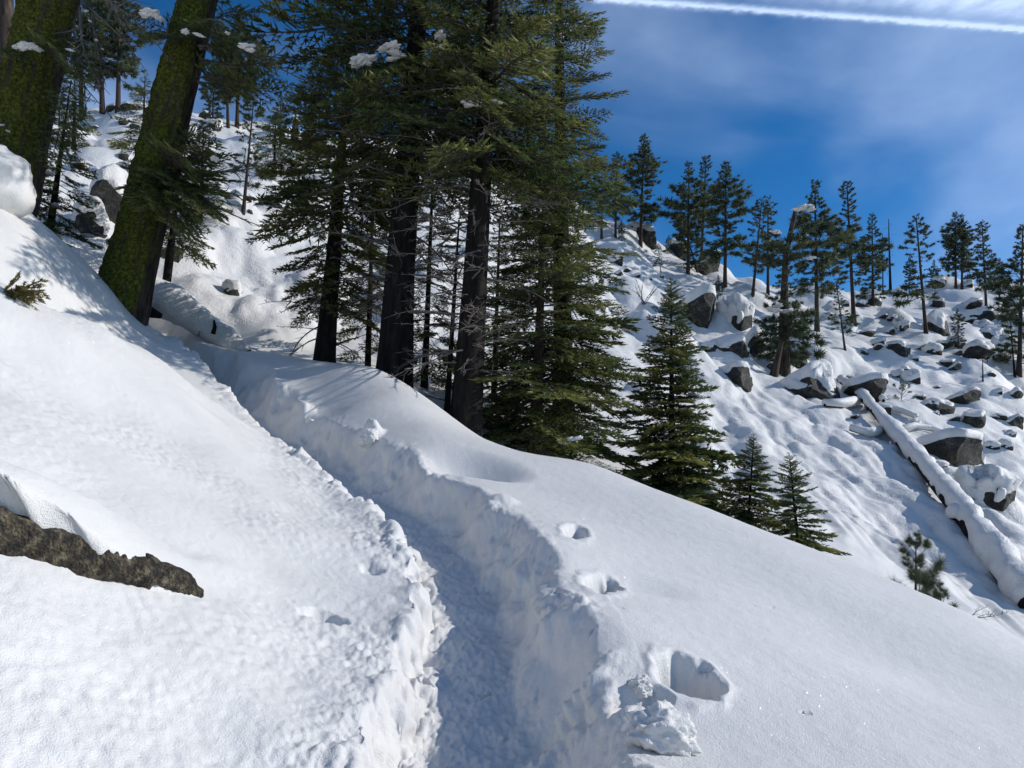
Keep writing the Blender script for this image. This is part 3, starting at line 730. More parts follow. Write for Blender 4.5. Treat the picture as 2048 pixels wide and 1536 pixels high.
# ------------------------------------------------------------------ rocks and snow lumps
import bmesh
def ico(sub):
    bm = bmesh.new(); bmesh.ops.create_icosphere(bm, subdivisions=sub, radius=1.0)
    V = np.array([v.co[:] for v in bm.verts]); T = np.array([[v.index for v in f.verts] for f in bm.faces]); bm.free()
    return V, T
ICO3 = ico(4); ICO2 = ico(4)
def vnormals(V, T):
    n = np.cross(V[T[:, 1]] - V[T[:, 0]], V[T[:, 2]] - V[T[:, 0]]); N = np.zeros_like(V)
    for k in range(3): np.add.at(N, T[:, k], n)
    return unit(N)
def rock_shape(seed, cuts=14, base=ICO3):
    rng = np.random.RandomState(seed); V, T = base[0].copy(), base[1]
    for _ in range(cuts):
        d = unit(rng.normal(size=3) * [1, 1, 0.8]); off = rng.uniform(0.50, 0.84)
        k = V @ d - off; m = k > 0; V[m] -= np.outer(k[m] * 0.99, d)
    V = V + unit(V) * (0.045 * fbm(V[:, 0] * 2.6, V[:, 1] * 2.6, V[:, 2] * 2.6, 4, seed, 0.6))[:, None]
    return V, T
def cap_shape(V, T, seed, t=0.17, lo=0.05, hi=0.65, sc=(1, 1, 1)):
    """snow lying on a rock: lifted where the stone faces up, sunk into it elsewhere"""
    N = vnormals(V * np.array(sc), T)
    nz = N[:, 2] + 0.35 * fbm(V[:, 0] * 2.2, V[:, 1] * 2.2, V[:, 2] * 2.2, 3, seed + 3) + 0.45 * V[:, 1] * (V[:, 2] > -0.3) + 0.25 * (V[:, 2] - 0.2)
    k = sstep(lo, hi, nz)
    th = t * k * (1 + 0.25 * noise(V[:, 0] * 1.6, V[:, 1] * 1.6, V[:, 2], seed + 9))
    U = V + np.array([0, 0, 1.0]) * th[:, None] * 0.8 + N * (th * 0.55)[:, None] - unit(V) * (0.07 * (1 - k))[:, None]
    return U, T
ROCKS = []
for i in range(9):
    V, T = rock_shape(300 + i)
    RM = mesh_from('boulder_stone', V, np.zeros((0, 4), int), T, [M_ROCK]); RM.set_sharp_from_angle(angle=radians(24))
    ROCKS.append((RM, mesh_from('boulder_snow', *(lambda U: (U[0], np.zeros((0, 4), int), U[1]))(cap_shape(V, T, 300 + i)), [M_FARSNOW]),
                  mesh_from('boulder_snow_deep', *(lambda U: (U[0], np.zeros((0, 4), int), U[1]))(cap_shape(V, T, 400 + i, 0.42, -0.25, 0.35)), [M_FARSNOW])))
CLUMPS = []
for i in range(5):
    V, T = ICO2[0].copy(), ICO2[1]
    V = V * (1 + 0.6 * fbm(V[:, 0] * 1.9, V[:, 1] * 1.9, V[:, 2] * 1.9, 3, 500 + i))[:, None] * [1.15, 0.7, 0.42]
    CLUMPS.append(mesh_from('snow_clump', V, np.zeros((0, 4), int), T, [M_CLUMP]))
DEADM = []
for a in DEAD_B: DEADM.append(mesh_from('dead_branch', a[0], a[1], a[2], [M_GREYTWIG], a[3], np.concatenate([a[4], a[5]])))
BOUGHM = [mesh_from('bough', a[0], a[1], a[2], [M_FIR, M_TWIG], a[3], np.concatenate([a[4], a[5]])) for a in FIR_B[:4]]

# ------------------------------------------------------------------ trees
def inv(root):
    return (mathutils.Matrix.Translation(root.location) @ root.rotation_euler.to_matrix().to_4x4()).inverted()
def add_clump(root, p, size, k, local=False):
    q = mathutils.Vector([float(c) for c in p]);  q = q if local else inv(root) @ q
    return obj('snow_clump', CLUMPS[k % 5], root, q, (0.2 * (k % 3 - 1), 0.25 * (k % 5 - 2) * 0.5, k * 1.3), (size * 1.15, size, size * 0.85))
def add_limb(root, me, name, a, b, fat=1.0, roll=0.0):
    """a bough or bare branch from a to b (world points)"""
    m = inv(root); A = m @ mathutils.Vector([float(c) for c in a]); B = m @ mathutils.Vector([float(c) for c in b])
    d = B - A; q = d.to_track_quat('X', 'Z'); L = d.length
    q = q @ mathutils.Quaternion((1, 0, 0), roll)
    return obj(name, me, root, A, q.to_euler(), (L, L * fat, L * fat))
def tree_root(name, base, top, label, cat='tree', group=None):
    r = empty(name, base, axis_rot(base, top)); tag(r, label, cat, group)
    return r, float(np.linalg.norm(np.asarray(top) - np.asarray(base)))
def up_to(base, px, py, total=None):
    """trunk direction through the pixel (px, py) at the depth of the base; optional total length"""
    t = at(px, py, base[1]); d = t - base
    if total: d = d / np.linalg.norm(d) * total
    return base + d
rng = np.random.RandomState(77)

# --- the two mossy trunks on the left
def moss_side(ax, ay, seed, lo=-0.35):
    def f(c, s, Z):
        k = c * ax + s * ay + 0.45 * noise(c * 2.5, s * 2.5, Z * 0.9, seed) + 0.25 * noise(c * 6, s * 6, Z * 2.5, seed + 2)
        m = sstep(lo - 0.2, lo + 0.35, k)
        gap = sstep(-0.55, -0.1, noise(c * 7, s * 7, Z * 1.1, seed + 7) + 0.35 * noise(c * 13, s * 13, Z * 4, seed + 8))
        m = m * (0.12 + 0.88 * gap)
        tuft = np.abs(noise(c * 7, s * 7, Z * 4.0, seed + 4)) * 0.07 + np.abs(noise(c * 14, s * 14, Z * 8.0, seed + 5)) * 0.055
        groove = -0.035 * np.abs(noise(c * 9, s * 9, Z * 0.7, seed + 6))
        return m, m * tuft + groove
    return f
b = at(246, 606, 15.6); t = up_to(b, 397, 0, 15.0)
mossy1, h = tree_root('mossy_fir_tree', b, t, 'thick leaning trunk in green moss, rising where the snow trench ends', 'tree', 'mossy old firs')
me = trunk_mesh('mossy_trunk', h, 0.49, 0.30, 600, M_MOSS, 72, 240, 1.5, 0.18, 0.03, None, 0.05, moss_side(-0.75, -0.65, 610))
obj('trunk', me, mossy1)
b2 = at(12, 380, 14.6); t2 = up_to(b2, 100, 0, 14.0)
mossy2, h2 = tree_root('mossy_fir_tree', b2, t2, 'massive mossy trunk cut by the left edge of the photo', 'tree', 'mossy old firs')
me = trunk_mesh('mossy_trunk', h2, 0.56, 0.38, 620, M_MOSS, 72, 200, 1.5, 0.12, 0.03, None, 0.05, moss_side(-0.6, -0.8, 630, -0.55))
obj('trunk', me, mossy2)
for root, seed, hh in ((mossy1, 640, h), (mossy2, 650, h2)):      # crowns above the picture
    mb, _ = crown(seed, hh + 3.5, 8.6, lambda r: 2.9 * (1 - r) ** 0.7 + 0.25, 46, FIR_L)
    obj('crown', mb.mesh('fir_crown', [M_FIR, M_TWIG]), root)
    obj('trunk_top', trunk_mesh('trunk_top', 4.5, 0.32 if root is mossy1 else 0.41, 0.05, seed + 3, M_BARK, 12, 8, 0.1, 0.0), root, (0, 0, hh - 0.15))
def boughs(root, lst, Y, fat=1.0):
    for k, (x0, y0, x1, y1, dy) in enumerate(lst):
        add_limb(root, BOUGHM[k % 4], 'bough', at(x0, y0, Y), at(x1, y1, Y + dy), fat, rng.uniform(-0.5, 0.5))
boughs(mossy1, [(385, 90, 275, 22, -0.9), (395, 80, 300, 50, -1.2), (400, 75, 430, 25, -1.3), (400, 90, 455, 60, -1.0), (400, 120, 560, 118, -0.6), (405, 100, 520, 60, 0.3), (390, 150, 510, 150, -0.8), (410, 40, 520, 10, 0.4), (395, 165, 580, 165, 0.5),
                (335, 355, 240, 365, -1.0), (345, 330, 420, 290, -0.9), (340, 345, 440, 330, -0.7), (335, 360, 450, 372, -0.8), (340, 320, 470, 300, 0.2), (330, 380, 400, 420, -0.9), (330, 370, 300, 330, -1.2), (340, 350, 480, 350, 0.6)], 15.4, 1.15)
for k, (x, y, s) in enumerate([(297, 26, .14), (318, 36, .10), (370, 63, .08), (398, 70, .08), (455, 66, .07), (492, 92, .12), (430, 318, .10), (500, 100, .08)]):
    add_clump(mossy1, at(x, y, 14.3), s, k)
for k, (x0, y0, x1, y1, dy) in enumerate([(400, 90, 470, 135, -0.4), (395, 110, 640, 125, -0.3), (400, 105, 600, 100, 0.3), (340, 370, 520, 480, -0.5), (345, 350, 600, 330, 0.3), (340, 390, 420, 480, -0.7), (345, 360, 560, 390, 0.0)]):
    add_limb(mossy1, DEADM[k % 6], 'dead_branch', at(x0, y0, 15.5), at(x1, y1, 15.5 + dy), 1.0, k)
boughs(mossy2, [(60, 110, -10, 95, -1.2), (90, 100, 130, 95, -1.3), (130, 60, 170, 150, -0.6), (140, 160, 150, 260, -0.6), (120, 220, 110, 330, -0.6), (135, 120, 160, 200, 0.5), (40, 0, -30, -40, -1)], 14.4, 0.9)
for k, (x, y, s) in enumerate([(50, 92, .12), (72, 96, .10), (30, 94, .06), (140, 100, .05), (16, 262, .05), (2, 250, .04)]):
    add_clump(mossy2, at(x, y, 13.4), s, k)
for k, (x0, y0, x1, y1, dy) in enumerate([(150, 0, 250, 160, 0), (155, -20, 285, 150, 0.4), (150, 20, 220, 210, -0.4), (150, 60, 190, 240, 0.2), (150, -40, 330, 110, -0.2), (150, 110, 210, 260, 0.1), (160, -60, 300, 60, -0.6)]):
    add_limb(mossy2, DEADM[(k + 2) % 6], 'drooping_twig', at(x0, y0, 14.6), at(x1, y1, 14.6 + dy), 0.9, k * 2)
for k, (x, y) in enumerate([(172, 22), (180, 42), (192, 80), (163, 70), (205, 98), (220, 118), (152, 190), (145, 200)]):
    add_clump(mossy2, at(x, y, 14.5), 0.035, k)
b = at(14, 300, 22); t = up_to(b, 12, 0, 13)
r, h = tree_root('fir_tree', b, t, 'slim brown trunk behind the mossy trunk in the top left corner')
obj('trunk', trunk_mesh('fir_trunk', h, 0.30, 0.10, 660, M_PINEBARK), r)
mb, _ = crown(661, h + 1, 4.5, lambda q: 1.5 * (1 - q) ** 0.6 + 0.2, 40, FIR_L); obj('crown', mb.mesh('fir_crown', [M_FIR, M_TWIG]), r)

boughs(mossy1, [(325, 345, 262, 330, -1.0), (330, 335, 300, 400, -1.1), (335, 330, 380, 300, -1.2), (335, 345, 430, 400, -0.9), (340, 300, 440, 270, -0.5), (335, 365, 360, 440, -1.0), (340, 350, 460, 420, 0.3), (345, 290, 430, 240, 0.2)], 15.3, 1.5)
# --- the tall firs in the middle
def fir(name, base, top, r0, r1, seed, base_h, prof, n, label, br=FIR_B, mat=M_FIR, el=(-0.25, 0.45), keep=None, clumps=0, csize=(0.07, 0.16), bark=M_BARK, group=None, sides=28, rings=90, jitter=0.25, tintv=0.16):
    r, h = tree_root(name, base, top, label, 'tree', group)
    obj('trunk', trunk_mesh('fir_trunk', h * 0.985, r0, r1, seed, bark, sides, rings, 1.2, 0.15, 0.10), r)
    mb, spots = crown(seed + 1, h, base_h, prof, n, br, el, keep=keep, jitter=jitter, tintv=tintv)
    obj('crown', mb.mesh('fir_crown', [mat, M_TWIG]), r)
    rr = np.random.RandomState(seed + 2)
    for k in range(clumps):
        p, L = spots[rr.randint(len(spots))]
        add_clump(r, p + [0, 0, 0.03], rr.uniform(*csize), k, True)
    return r, h
def dead_limbs(root, seed, h0, h1, n, lmin, lmax, r, el=(-0.35, 0.15)):
    rr = np.random.RandomState(seed)
    for k in range(n):
        z = h0 + (h1 - h0) * (k + rr.rand()) / n; az = rr.uniform(0, 2 * pi); e = rr.uniform(*el); L = rr.uniform(lmin, lmax)
        obj('dead_branch', DEADM[rr.randint(6)], root, (r * 0.8 * cos(az), r * 0.8 * sin(az), z), (rr.uniform(-1, 1), -e, az), (L, L, L))
b = at(785, 785, 16.4); t = up_to(b, 838, 0, 16.8)
T1, h = fir('tall_fir_tree', b, t, 0.385, 0.06, 700, 5.0, lambda q: 3.3 * (1 - q) ** 0.5 + 0.25, 145, 'tallest dark fir, thickest bare trunk of the middle clump', clumps=7, group='tall firs of the middle clump', el=(-0.28, 0.4), keep=lambda rel, az, r_: not (math.sin(az) < -0.45 and r_.rand() < 0.75))
dead_limbs(T1, 705, 1.8, 8.5, 105, 0.7, 2.1, 0.38)
for k, (x, y, s) in enumerate([(725, 121, .20), (712, 128, .12), (780, 95, .17), (795, 108, .15), (765, 100, .12), (785, 118, .10), (880, 72, .14), (876, 95, .10), (855, 128, .08)]):
    add_clump(T1, at(x, y, 14.9), s, k)
boughs(T1, [(800, 130, 700, 150, -1.5), (790, 115, 750, 130, -1.7), (850, 90, 910, 100, -1.5), (800, 160, 640, 190, -1.0), (830, 150, 950, 190, -1.4), (800, 200, 700, 250, -1.0), (820, 60, 700, 30, -1.2), (850, 260, 890, 300, -1.1), (790, 290, 690, 330, -0.6), (830, 30, 960, 50, -0.8), (810, 40, 480, 40, 0.3), (805, 80, 560, 110, 0.5), (800, 130, 590, 200, 1.0)], 16.0)
b = at(928, 880, 15.4); t = up_to(b, 987, 0, 15.6)
T2, h = fir('tall_fir_tree', b, t, 0.325, 0.05, 720, 5.8, lambda q: 2.6 * (1 - q) ** 0.5 + 0.3, 108, 'tall fir whose black trunk meets the snow brow right of the thickest trunk', clumps=4, group='tall firs of the middle clump')
dead_limbs(T2, 725, 1.4, 8.2, 110, 0.6, 1.9, 0.34)
boughs(T2, [(960, 230, 900, 215, -1.0), (965, 225, 1010, 220, -1.3), (970, 260, 1060, 300, -1.0), (960, 290, 900, 320, -0.9), (970, 200, 1080, 200, -0.7), (965, 320, 1050, 390, -0.9)], 15.2)
for k, (x, y, s) in enumerate([(945, 206, .13), (960, 210, .09), (930, 203, .07), (995, 203, .10)]):
    add_clump(T2, at(x, y, 14.3), s, k)
b = at(648, 735, 18.5); t = up_to(b, 703, 60)
T3, h = fir('slender_cedar_tree', b, t, 0.265, 0.04, 740, 1.7, lambda q: 2.45 * (0.55 + 0.45 * np.sin(min(1, q * 1.5 + 0.1) * pi / 2)) * (1 - q) ** 0.55 + 0.2, 120, 'dark cedar with the thinnest of the middle trunks and drooping sprays', CEDAR_B, M_CEDAR, (-0.35, 0.35), clumps=5, sides=20)
dead_limbs(T3, 745, 0.5, 4.5, 34, 0.6, 1.7, 0.24, (-0.4, 0.1))
b = at(848, 790, 19.0); t = up_to(b, 868, 300)
fir('young_cedar_tree', b, t, 0.10, 0.02, 760, 0.6, lambda q: 1.25 * (1 - q) ** 0.5 + 0.15, 110, 'young cedar seen right behind the thickest trunk', CEDAR_B, M_CEDAR, (-0.3, 0.4), sides=10, rings=20, tintv=0.2)
b = at(1068, 925, 16.8); t = up_to(b, 1092, 318)
fir('young_fir_tree', b, t, 0.17, 0.02, 780, 0.35, lambda q: 2.65 * (1 - q) ** 0.75 + 0.1, 170, 'dense young fir with a pale slim trunk at the right of the middle clump', FIR_B, M_FIR, (-0.30, 0.5), clumps=12, csize=(0.06, 0.17), sides=16, rings=40, bark=M_PINEBARK)
b = at(1128, 930, 18.8); t = up_to(b, 1118, 0, 17.0)
T5, h = fir('tall_fir_tree', b, t, 0.30, 0.04, 800, 0.8, lambda q: 2.1 * (1 - q) ** 0.45 + 0.2, 190, 'full olive-green fir forming the right edge of the middle clump', FIR_B, M_FIR, (-0.25, 0.4), clumps=10, group='tall firs of the middle clump', keep=lambda rel, az, r_: True)
b = at(985, 870, 20.5); t = up_to(b, 1000, 430)
fir('young_fir_tree', b, t, 0.10, 0.02, 810, 0.4, lambda q: 1.3 * (1 - q) ** 0.6 + 0.1, 80, 'shaded young fir in the gap behind the black trunk', FIR_L, M_FIR, (-0.3, 0.4), sides=10, rings=20, clumps=3)
b = at(735, 760, 20.5); t = up_to(b, 748, 330)
fir('young_cedar_tree', b, t, 0.10, 0.02, 815, 0.9, lambda q: 1.15 * (1 - q) ** 0.5 + 0.1, 80, 'young cedar filling the gap left of the thickest trunk', CEDAR_B, M_CEDAR, (-0.3, 0.35), sides=10, rings=20, tintv=0.2)
# thin dead tree between the two thick trunks
b = at(893, 840, 16.2); t = up_to(b, 918, 440)
r, h = tree_root('dead_sapling', b, t, 'thin dead tree with bare arching limbs between the two thick trunks')
obj('trunk', trunk_mesh('dead_trunk', h, 0.075, 0.02, 820, M_BARK, 8, 20, 0.8, 0.1), r)
dead_limbs(r, 821, 0.4, h, 26, 0.5, 1.6, 0.05, (-0.5, 0.3))

# --- open-grown firs on the right of the clump
def young_fir(bx, by, tx, ty, Y, rad, n, seed, label, clumps=4, **kw):
    b = at(bx, by, Y); b[2] = min(b[2], ground(b[0], b[1]) + 0.05); t = up_to(b, tx, ty)
    h = np.linalg.norm(t - b)
    return fir('young_fir_tree', b, t, 0.022 * h, 0.008, seed, 0.04 * h, lambda q: rad * (1 - q) ** 0.8 + 0.03 * rad, n, label, FIR_S, M_FIR, (-0.18, 0.6), clumps=clumps, sides=12, rings=24, csize=(0.018 * h, 0.035 * h), **kw)[0]
young_fir(1345, 1012, 1342, 556, 17.5, 1.62, 180, 840, 'shapely conical fir standing alone right of the middle clump', 8)
young_fir(1496, 1052, 1508, 868, 16.8, 0.82, 105, 850, 'left one of the pair of small firs behind the brow', 4)
young_fir(1600, 1108, 1578, 905, 15.6, 0.92, 105, 860, 'right one of the pair of small firs behind the brow', 3)

# --- pine saplings poking over the brow at the right
def pine_sapling(bx, by, tx, ty, Y, rad, n, seed, label, branches=PINE_NEAR, mat=M_PINE):
    b = at(bx, by, Y); b[2] = min(b[2], ground(b[0], b[1]) + 0.02); t = up_to(b, tx, ty)
    r, h = tree_root('pine_sapling', b, t, label)
    obj('trunk', trunk_mesh('sapling_trunk', h * 0.97, 0.022 * h, 0.006, seed, M_PINEBARK, 8, 12, 0.5, 0.1), r)
    mb, _ = crown(seed, h, 0.12 * h, lambda q: rad * (0.6 + 0.4 * np.sin(q * pi)) * (1 - q * 0.45), n, branches, (0.15, 1.1))
    obj('crown', mb.mesh('pine_crown', [mat, M_TWIG]), r)
    return r
pine_sapling(1822, 1225, 1832, 1088, 11.2, 0.62, 24, 880, 'long-needled pine sapling half hidden by the snow brow')
pine_sapling(1880, 1240, 1880, 1180, 11.0, 0.42, 18, 885, 'low pine tuft just right of the long-needled sapling')
pine_sapling(1800, 830, 1806, 770, 36.5, 1.0, 18, 890, 'small pine beside the upper end of the fallen log', PINE_B)

# --- pines along the far ridge: shared shapes, each scaled to its own height
def pine_proto(seed, kind):
    rr = np.random.RandomState(seed); h = 1.0
    if kind == 'broad': base, rad, n = 0.24, 0.20, 105
    elif kind == 'slim': base, rad, n = 0.28, 0.14, 95
    elif kind == 'sparse': base, rad, n = 0.30, 0.14, 58
    else: base, rad, n = 0.08, 0.18, 110
    prof = lambda q: rad * (1 - q) ** 0.62 * (0.8 + 0.35 * math.sin(q * 9 + seed)) + 0.025
    br = [pine_branch(seed * 7 + i, subs=6, needles=20, nl=0.25, nw=0.022) for i in range(5)]
    mb, _ = crown(seed, h, base, prof, n, br, (-0.25, 0.75), jitter=0.35, tintv=0.2)
    return trunk_mesh('pine_trunk', 0.98, 0.016, 0.004, seed, M_PINEBARK, 9, 14, 0.08, 0.2), mb.mesh('pine_crown', [M_PINE, M_TWIG])
PINES = {'broad': [pine_proto(901, 'broad'), pine_proto(902, 'broad')], 'slim': [pine_proto(903, 'slim'), pine_proto(904, 'slim')], 'sparse': [pine_proto(905, 'sparse'), pine_proto(906, 'sparse')], 'low': [pine_proto(907, 'low'), pine_proto(908, 'low')]}
def far_pine(bx, by, tx, ty, kind, k, label, y0=24.0, Y=None, wide=1.2, group='pines on the far hillside'):
    b = hit(bx, by, y0) if Y is None else at(bx, by, Y)
    t = up_to(b, tx, ty)
    r, h = tree_root('pine_tree', b, t, label, 'tree', group)
    tm, cm = PINES[kind][k % 2]
    obj('trunk', tm, r, (0, 0, 0), (0, 0, k * 1.7), (h * 1.0, h * 1.0, h))
    obj('crown', cm, r, (0, 0, 0), (0, 0, k * 1.7), (h * wide, h * wide, h))
    return r, h
FP = [(1203, 478, 1204, 322, 'sparse', 0, 'faint slim pine at the left end of the right-hand ridge, beside the clump'),
 (1231, 475, 1234, 308, 'slim', 1, 'second slim pine from the clump on the right-hand ridge'),
 (1281, 490, 1288, 272, 'broad', 0, 'tallest ragged pine on the ridge, topping the skyline boulders'),
 (1376, 548, 1378, 328, 'broad', 1, 'pine with a dense mixed crown, left one of the ridge trio'),
 (1402, 535, 1412, 316, 'slim', 2, 'pine behind the middle of the ridge trio'),
 (1450, 574, 1452, 326, 'broad', 2, 'dark pine on a straight trunk, right one of the ridge trio'),
 (1506, 594, 1524, 398, 'sparse', 3, 'thin-crowned pine just left of the broken-topped pine'),
 (1536, 588, 1536, 396, 'sparse', 2, 'thin-crowned pine seen right beside the broken-topped pine'),
 (1634, 662, 1630, 368, 'broad', 3, 'large full pine right behind the broken-topped pine'),
 (1708, 644, 1694, 370, 'slim', 0, 'tall straight slim pine standing alone in the middle of the right hillside'),
 (1746, 612, 1744, 430, 'low', 1, 'dark low-branched pine left of the bare ridge snag'),
 (1852, 666, 1832, 432, 'sparse', 1, 'narrow pine with short whorled tiers right of the bare ridge snag'),
 (1912, 576, 1910, 426, 'broad', 4, 'left trunk of the twin pine against the sky at right'),
 (1924, 577, 1924, 432, 'broad', 5, 'right trunk of the twin pine against the sky at right'),
 (1973, 626, 1964, 446, 'slim', 3, 'slim dark pine just right of the twin pine'),
 (2000, 580, 1999, 516, 'low', 0, 'short bushy pine on the skyline near the right edge'),
 (2038, 752, 2046, 455, 'low', 3, 'big dense pine cut by the right edge of the photo'),
 (1818, 578, 1819, 514, 'low', 2, 'hazy small pine on the ridge behind the narrow tiered pine'),
 (1866, 578, 1868, 520, 'low', 5, 'hazy small pine left of the twin pine'),
 (1917, 697, 1915, 618, 'low', 4, 'small dark conifer among the boulders below the twin pine'),
 (1243, 482, 1243, 440, 'low', 7, 'tiny dark conifer on the skyline near the clump'),
 (1335, 508, 1338, 470, 'low', 6, 'tiny dark conifer below the skyline boulders'),
 (1322, 546, 1316, 488, 'sparse', 5, 'yellowish young pine on the snow rib left of the ridge trio'),
 (1442, 602, 1436, 550, 'low', 9, 'bright young fir beside the dark streaked boulder'),
 (1395, 545, 1360, 420, 'low', 8, 'ragged low pine filling the base of the ridge trio'),
 (1690, 700, 1672, 560, 'sparse', 4, 'spindly young pine below the large full pine')]
for q in FP: far_pine(*q)
# ridge trees at the upper left
for q in [(236, 222, 240, -60, 'broad', 1, 'far pine seen between the two mossy trunks, right one', 30), (205, 228, 196, -70, 'slim', 5, 'far pine seen between the two mossy trunks, middle one', 30), (163, 240, 158, -40, 'sparse', 2, 'far pine seen between the two mossy trunks, left one', 30),
          (474, 254, 480, 20, 'broad', 3, 'red-trunked far pine on the skyline right of the leaning mossy trunk', 30), (456, 256, 452, 60, 'slim', 2, 'paired far pine on the skyline nearest the leaning mossy trunk', 30), (425, 258, 428, 120, 'low', 1, 'short far pine half behind the leaning mossy trunk', 30),
          (560, 300, 562, 190, 'low', 3, 'small snow-dusted conifer left of the broken stump', 30), (625, 300, 632, 180, 'low', 2, 'small snow-dusted conifer right of the broken stump', 30)]:
    far_pine(*q[:7], y0=q[7], group='pines on the upper left skyline')
r, h = far_pine(487, 422, 508, 196, 'sparse', 7, 'young pine with a reddish stem on the left snowfield', 22, None, 1.25, None)
# dead snags
def snag(bx, by, tx, ty, label, y0=24, r=0.02, n=16, L=0.10):
    b = hit(bx, by, y0); t = up_to(b, tx, ty); o, h = tree_root('dead_snag', b, t, label, 'dead tree')
    obj('trunk', trunk_mesh('snag_trunk', h, r * h, 0.004 * h, 950, M_BARK, 8, 12, 0.5, 0.1), o)
    dead_limbs(o, bx, 0.25 * h, 0.97 * h, n, L * 0.5 * h, L * 1.2 * h, r * 0.6 * h)
    return o
snag(1781, 584, 1777, 438, 'bare spiky snag on the right ridge between two pines')
snag(1766, 590, 1765, 468, 'thinner bare snag just left of the spiky ridge snag', 24, 0.012)
snag(1966, 764, 1965, 700, 'short thin dead stem standing in snow at far right', 24, 0.025, 8, 0.15)
snag(2030, 756, 2020, 640, 'bare dark pole of a tree near the right edge', 24, 0.02, 18, 0.14)
# broken stump on the left skyline
b = hit(588, 292, 30); t = up_to(b, 592, 240); r, h = tree_root('broken_stump', b, t, 'jagged reddish tree stump with a snow tip on the skyline', 'stump')
obj('trunk', trunk_mesh('stump_trunk', h, 0.30, 0.20, 960, M_PINEBARK, 12, 10, 0.6, 0.1, 0.12), r)
add_clump(r, (0, 0, h + 0.15), 0.38, 3, True).scale = (0.28, 0.26, 0.45)

# --- broken-topped pine in the boulder field
b = hit(1566, 744, 26); t = up_to(b, 1572, 470); r, h = tree_root('broken_top_pine', b, t, 'big brown pine with a snapped, bent-over snowy top')
tipw = at(1590, 424, b[1]); tip = inv(r) @ mathutils.Vector(tipw.tolist())
def bend(z):
    k = max(0.0, (z - h * 0.8) / (h * 0.2)) ** 1.7
    return np.array([0.02 * math.sin(z) + (tip.x) * k, tip.y * k, z + (tip.z - h) * k])
obj('trunk', trunk_mesh('pine_trunk', h, 0.34, 0.13, 965, M_PINEBARK, 16, 40, 0.8, 0.25, 0.08, bend), r)
mb, _ = crown(966, h * 0.97, h * 0.10, lambda q: 1.9 * (0.65 + 0.35 * math.sin(q * 8)), 90, [pine_branch(967 + i, 6, 20, 0.22, 0.018) for i in range(4)], (-0.35, 0.25), jitter=0.4, topless=True)
obj('crown', mb.mesh('pine_crown', [M_PINE, M_TWIG]), r)
e = at(1625, 408, b[1]); add_limb(r, DEADM[1], 'bent_top', tipw, e, 3.0)
for k, (x, y, s) in enumerate([(1607, 415, .30), (1622, 418, .26), (1595, 418, .2), (1552, 464, .28), (1548, 620, .35), (1572, 622, .25), (1555, 612, .3), (1620, 516, .2)]):
    add_clump(r, at(x, y, b[1] - 0.6), s, k)
b = hit(1548, 752, 26); t = up_to(b, 1563, 682); r, h = tree_root('broken_stump', b, t, 'leaning splintered stump against the broken-topped pine', 'stump')
obj('trunk', trunk_mesh('stump_trunk', h, 0.22, 0.13, 970, M_PINEBARK, 10, 10, 0.6, 0.1, 0.15), r)

# --- young trees on the left
def left_fir(bx, by, tx, ty, Y, rad, n, seed, label, br=FIR_L, mat=M_FIR, clumps=3):
    b = at(bx, by, Y); t = up_to(b, tx, ty); h = np.linalg.norm(t - b)
    return fir('young_fir_tree', b, t, 0.025 * h, 0.01, seed, 0.1 * h, lambda q: rad * (1 - q) ** 0.7 + 0.08, n, label, br, mat, (-0.3, 0.4), clumps=clumps, sides=10, rings=16, csize=(0.06, 0.13))[0]
left_fir(340, 508, 372, 235, 21.0, 1.35, 95, 980, 'bushy young fir behind and right of the leaning mossy trunk', clumps=5)
left_fir(96, 490, 140, 175, 17.0, 1.0, 95, 985, 'drooping olive young fir between the two mossy trunks', CEDAR_B, M_CEDAR, 4)
left_fir(60, 480, 76, 330, 15.2, 0.7, 55, 990, 'ragged sapling under the left mossy trunk behind the snow bank', CEDAR_B, M_CEDAR, 2)
left_fir(400, 440, 408, 250, hit(400, 440, 20)[1], 1.25, 60, 991, 'green young fir on the slope just right of the bushy one', clumps=4)
left_fir(285, 330, 290, 150, hit(285, 330, 20)[1], 1.7, 50, 992, 'mid-slope fir mostly hidden behind the leaning mossy trunk', clumps=2)
left_fir(548, 350, 552, 215, hit(548, 350, 20)[1], 1.6, 50, 993, 'dark fir high on the left slope below the broken stump', clumps=3)
left_fir(148, 300, 150, 130, hit(148, 300, 20)[1], 1.5, 45, 994, 'dark fir high on the slope beside the left mossy trunk', clumps=3)

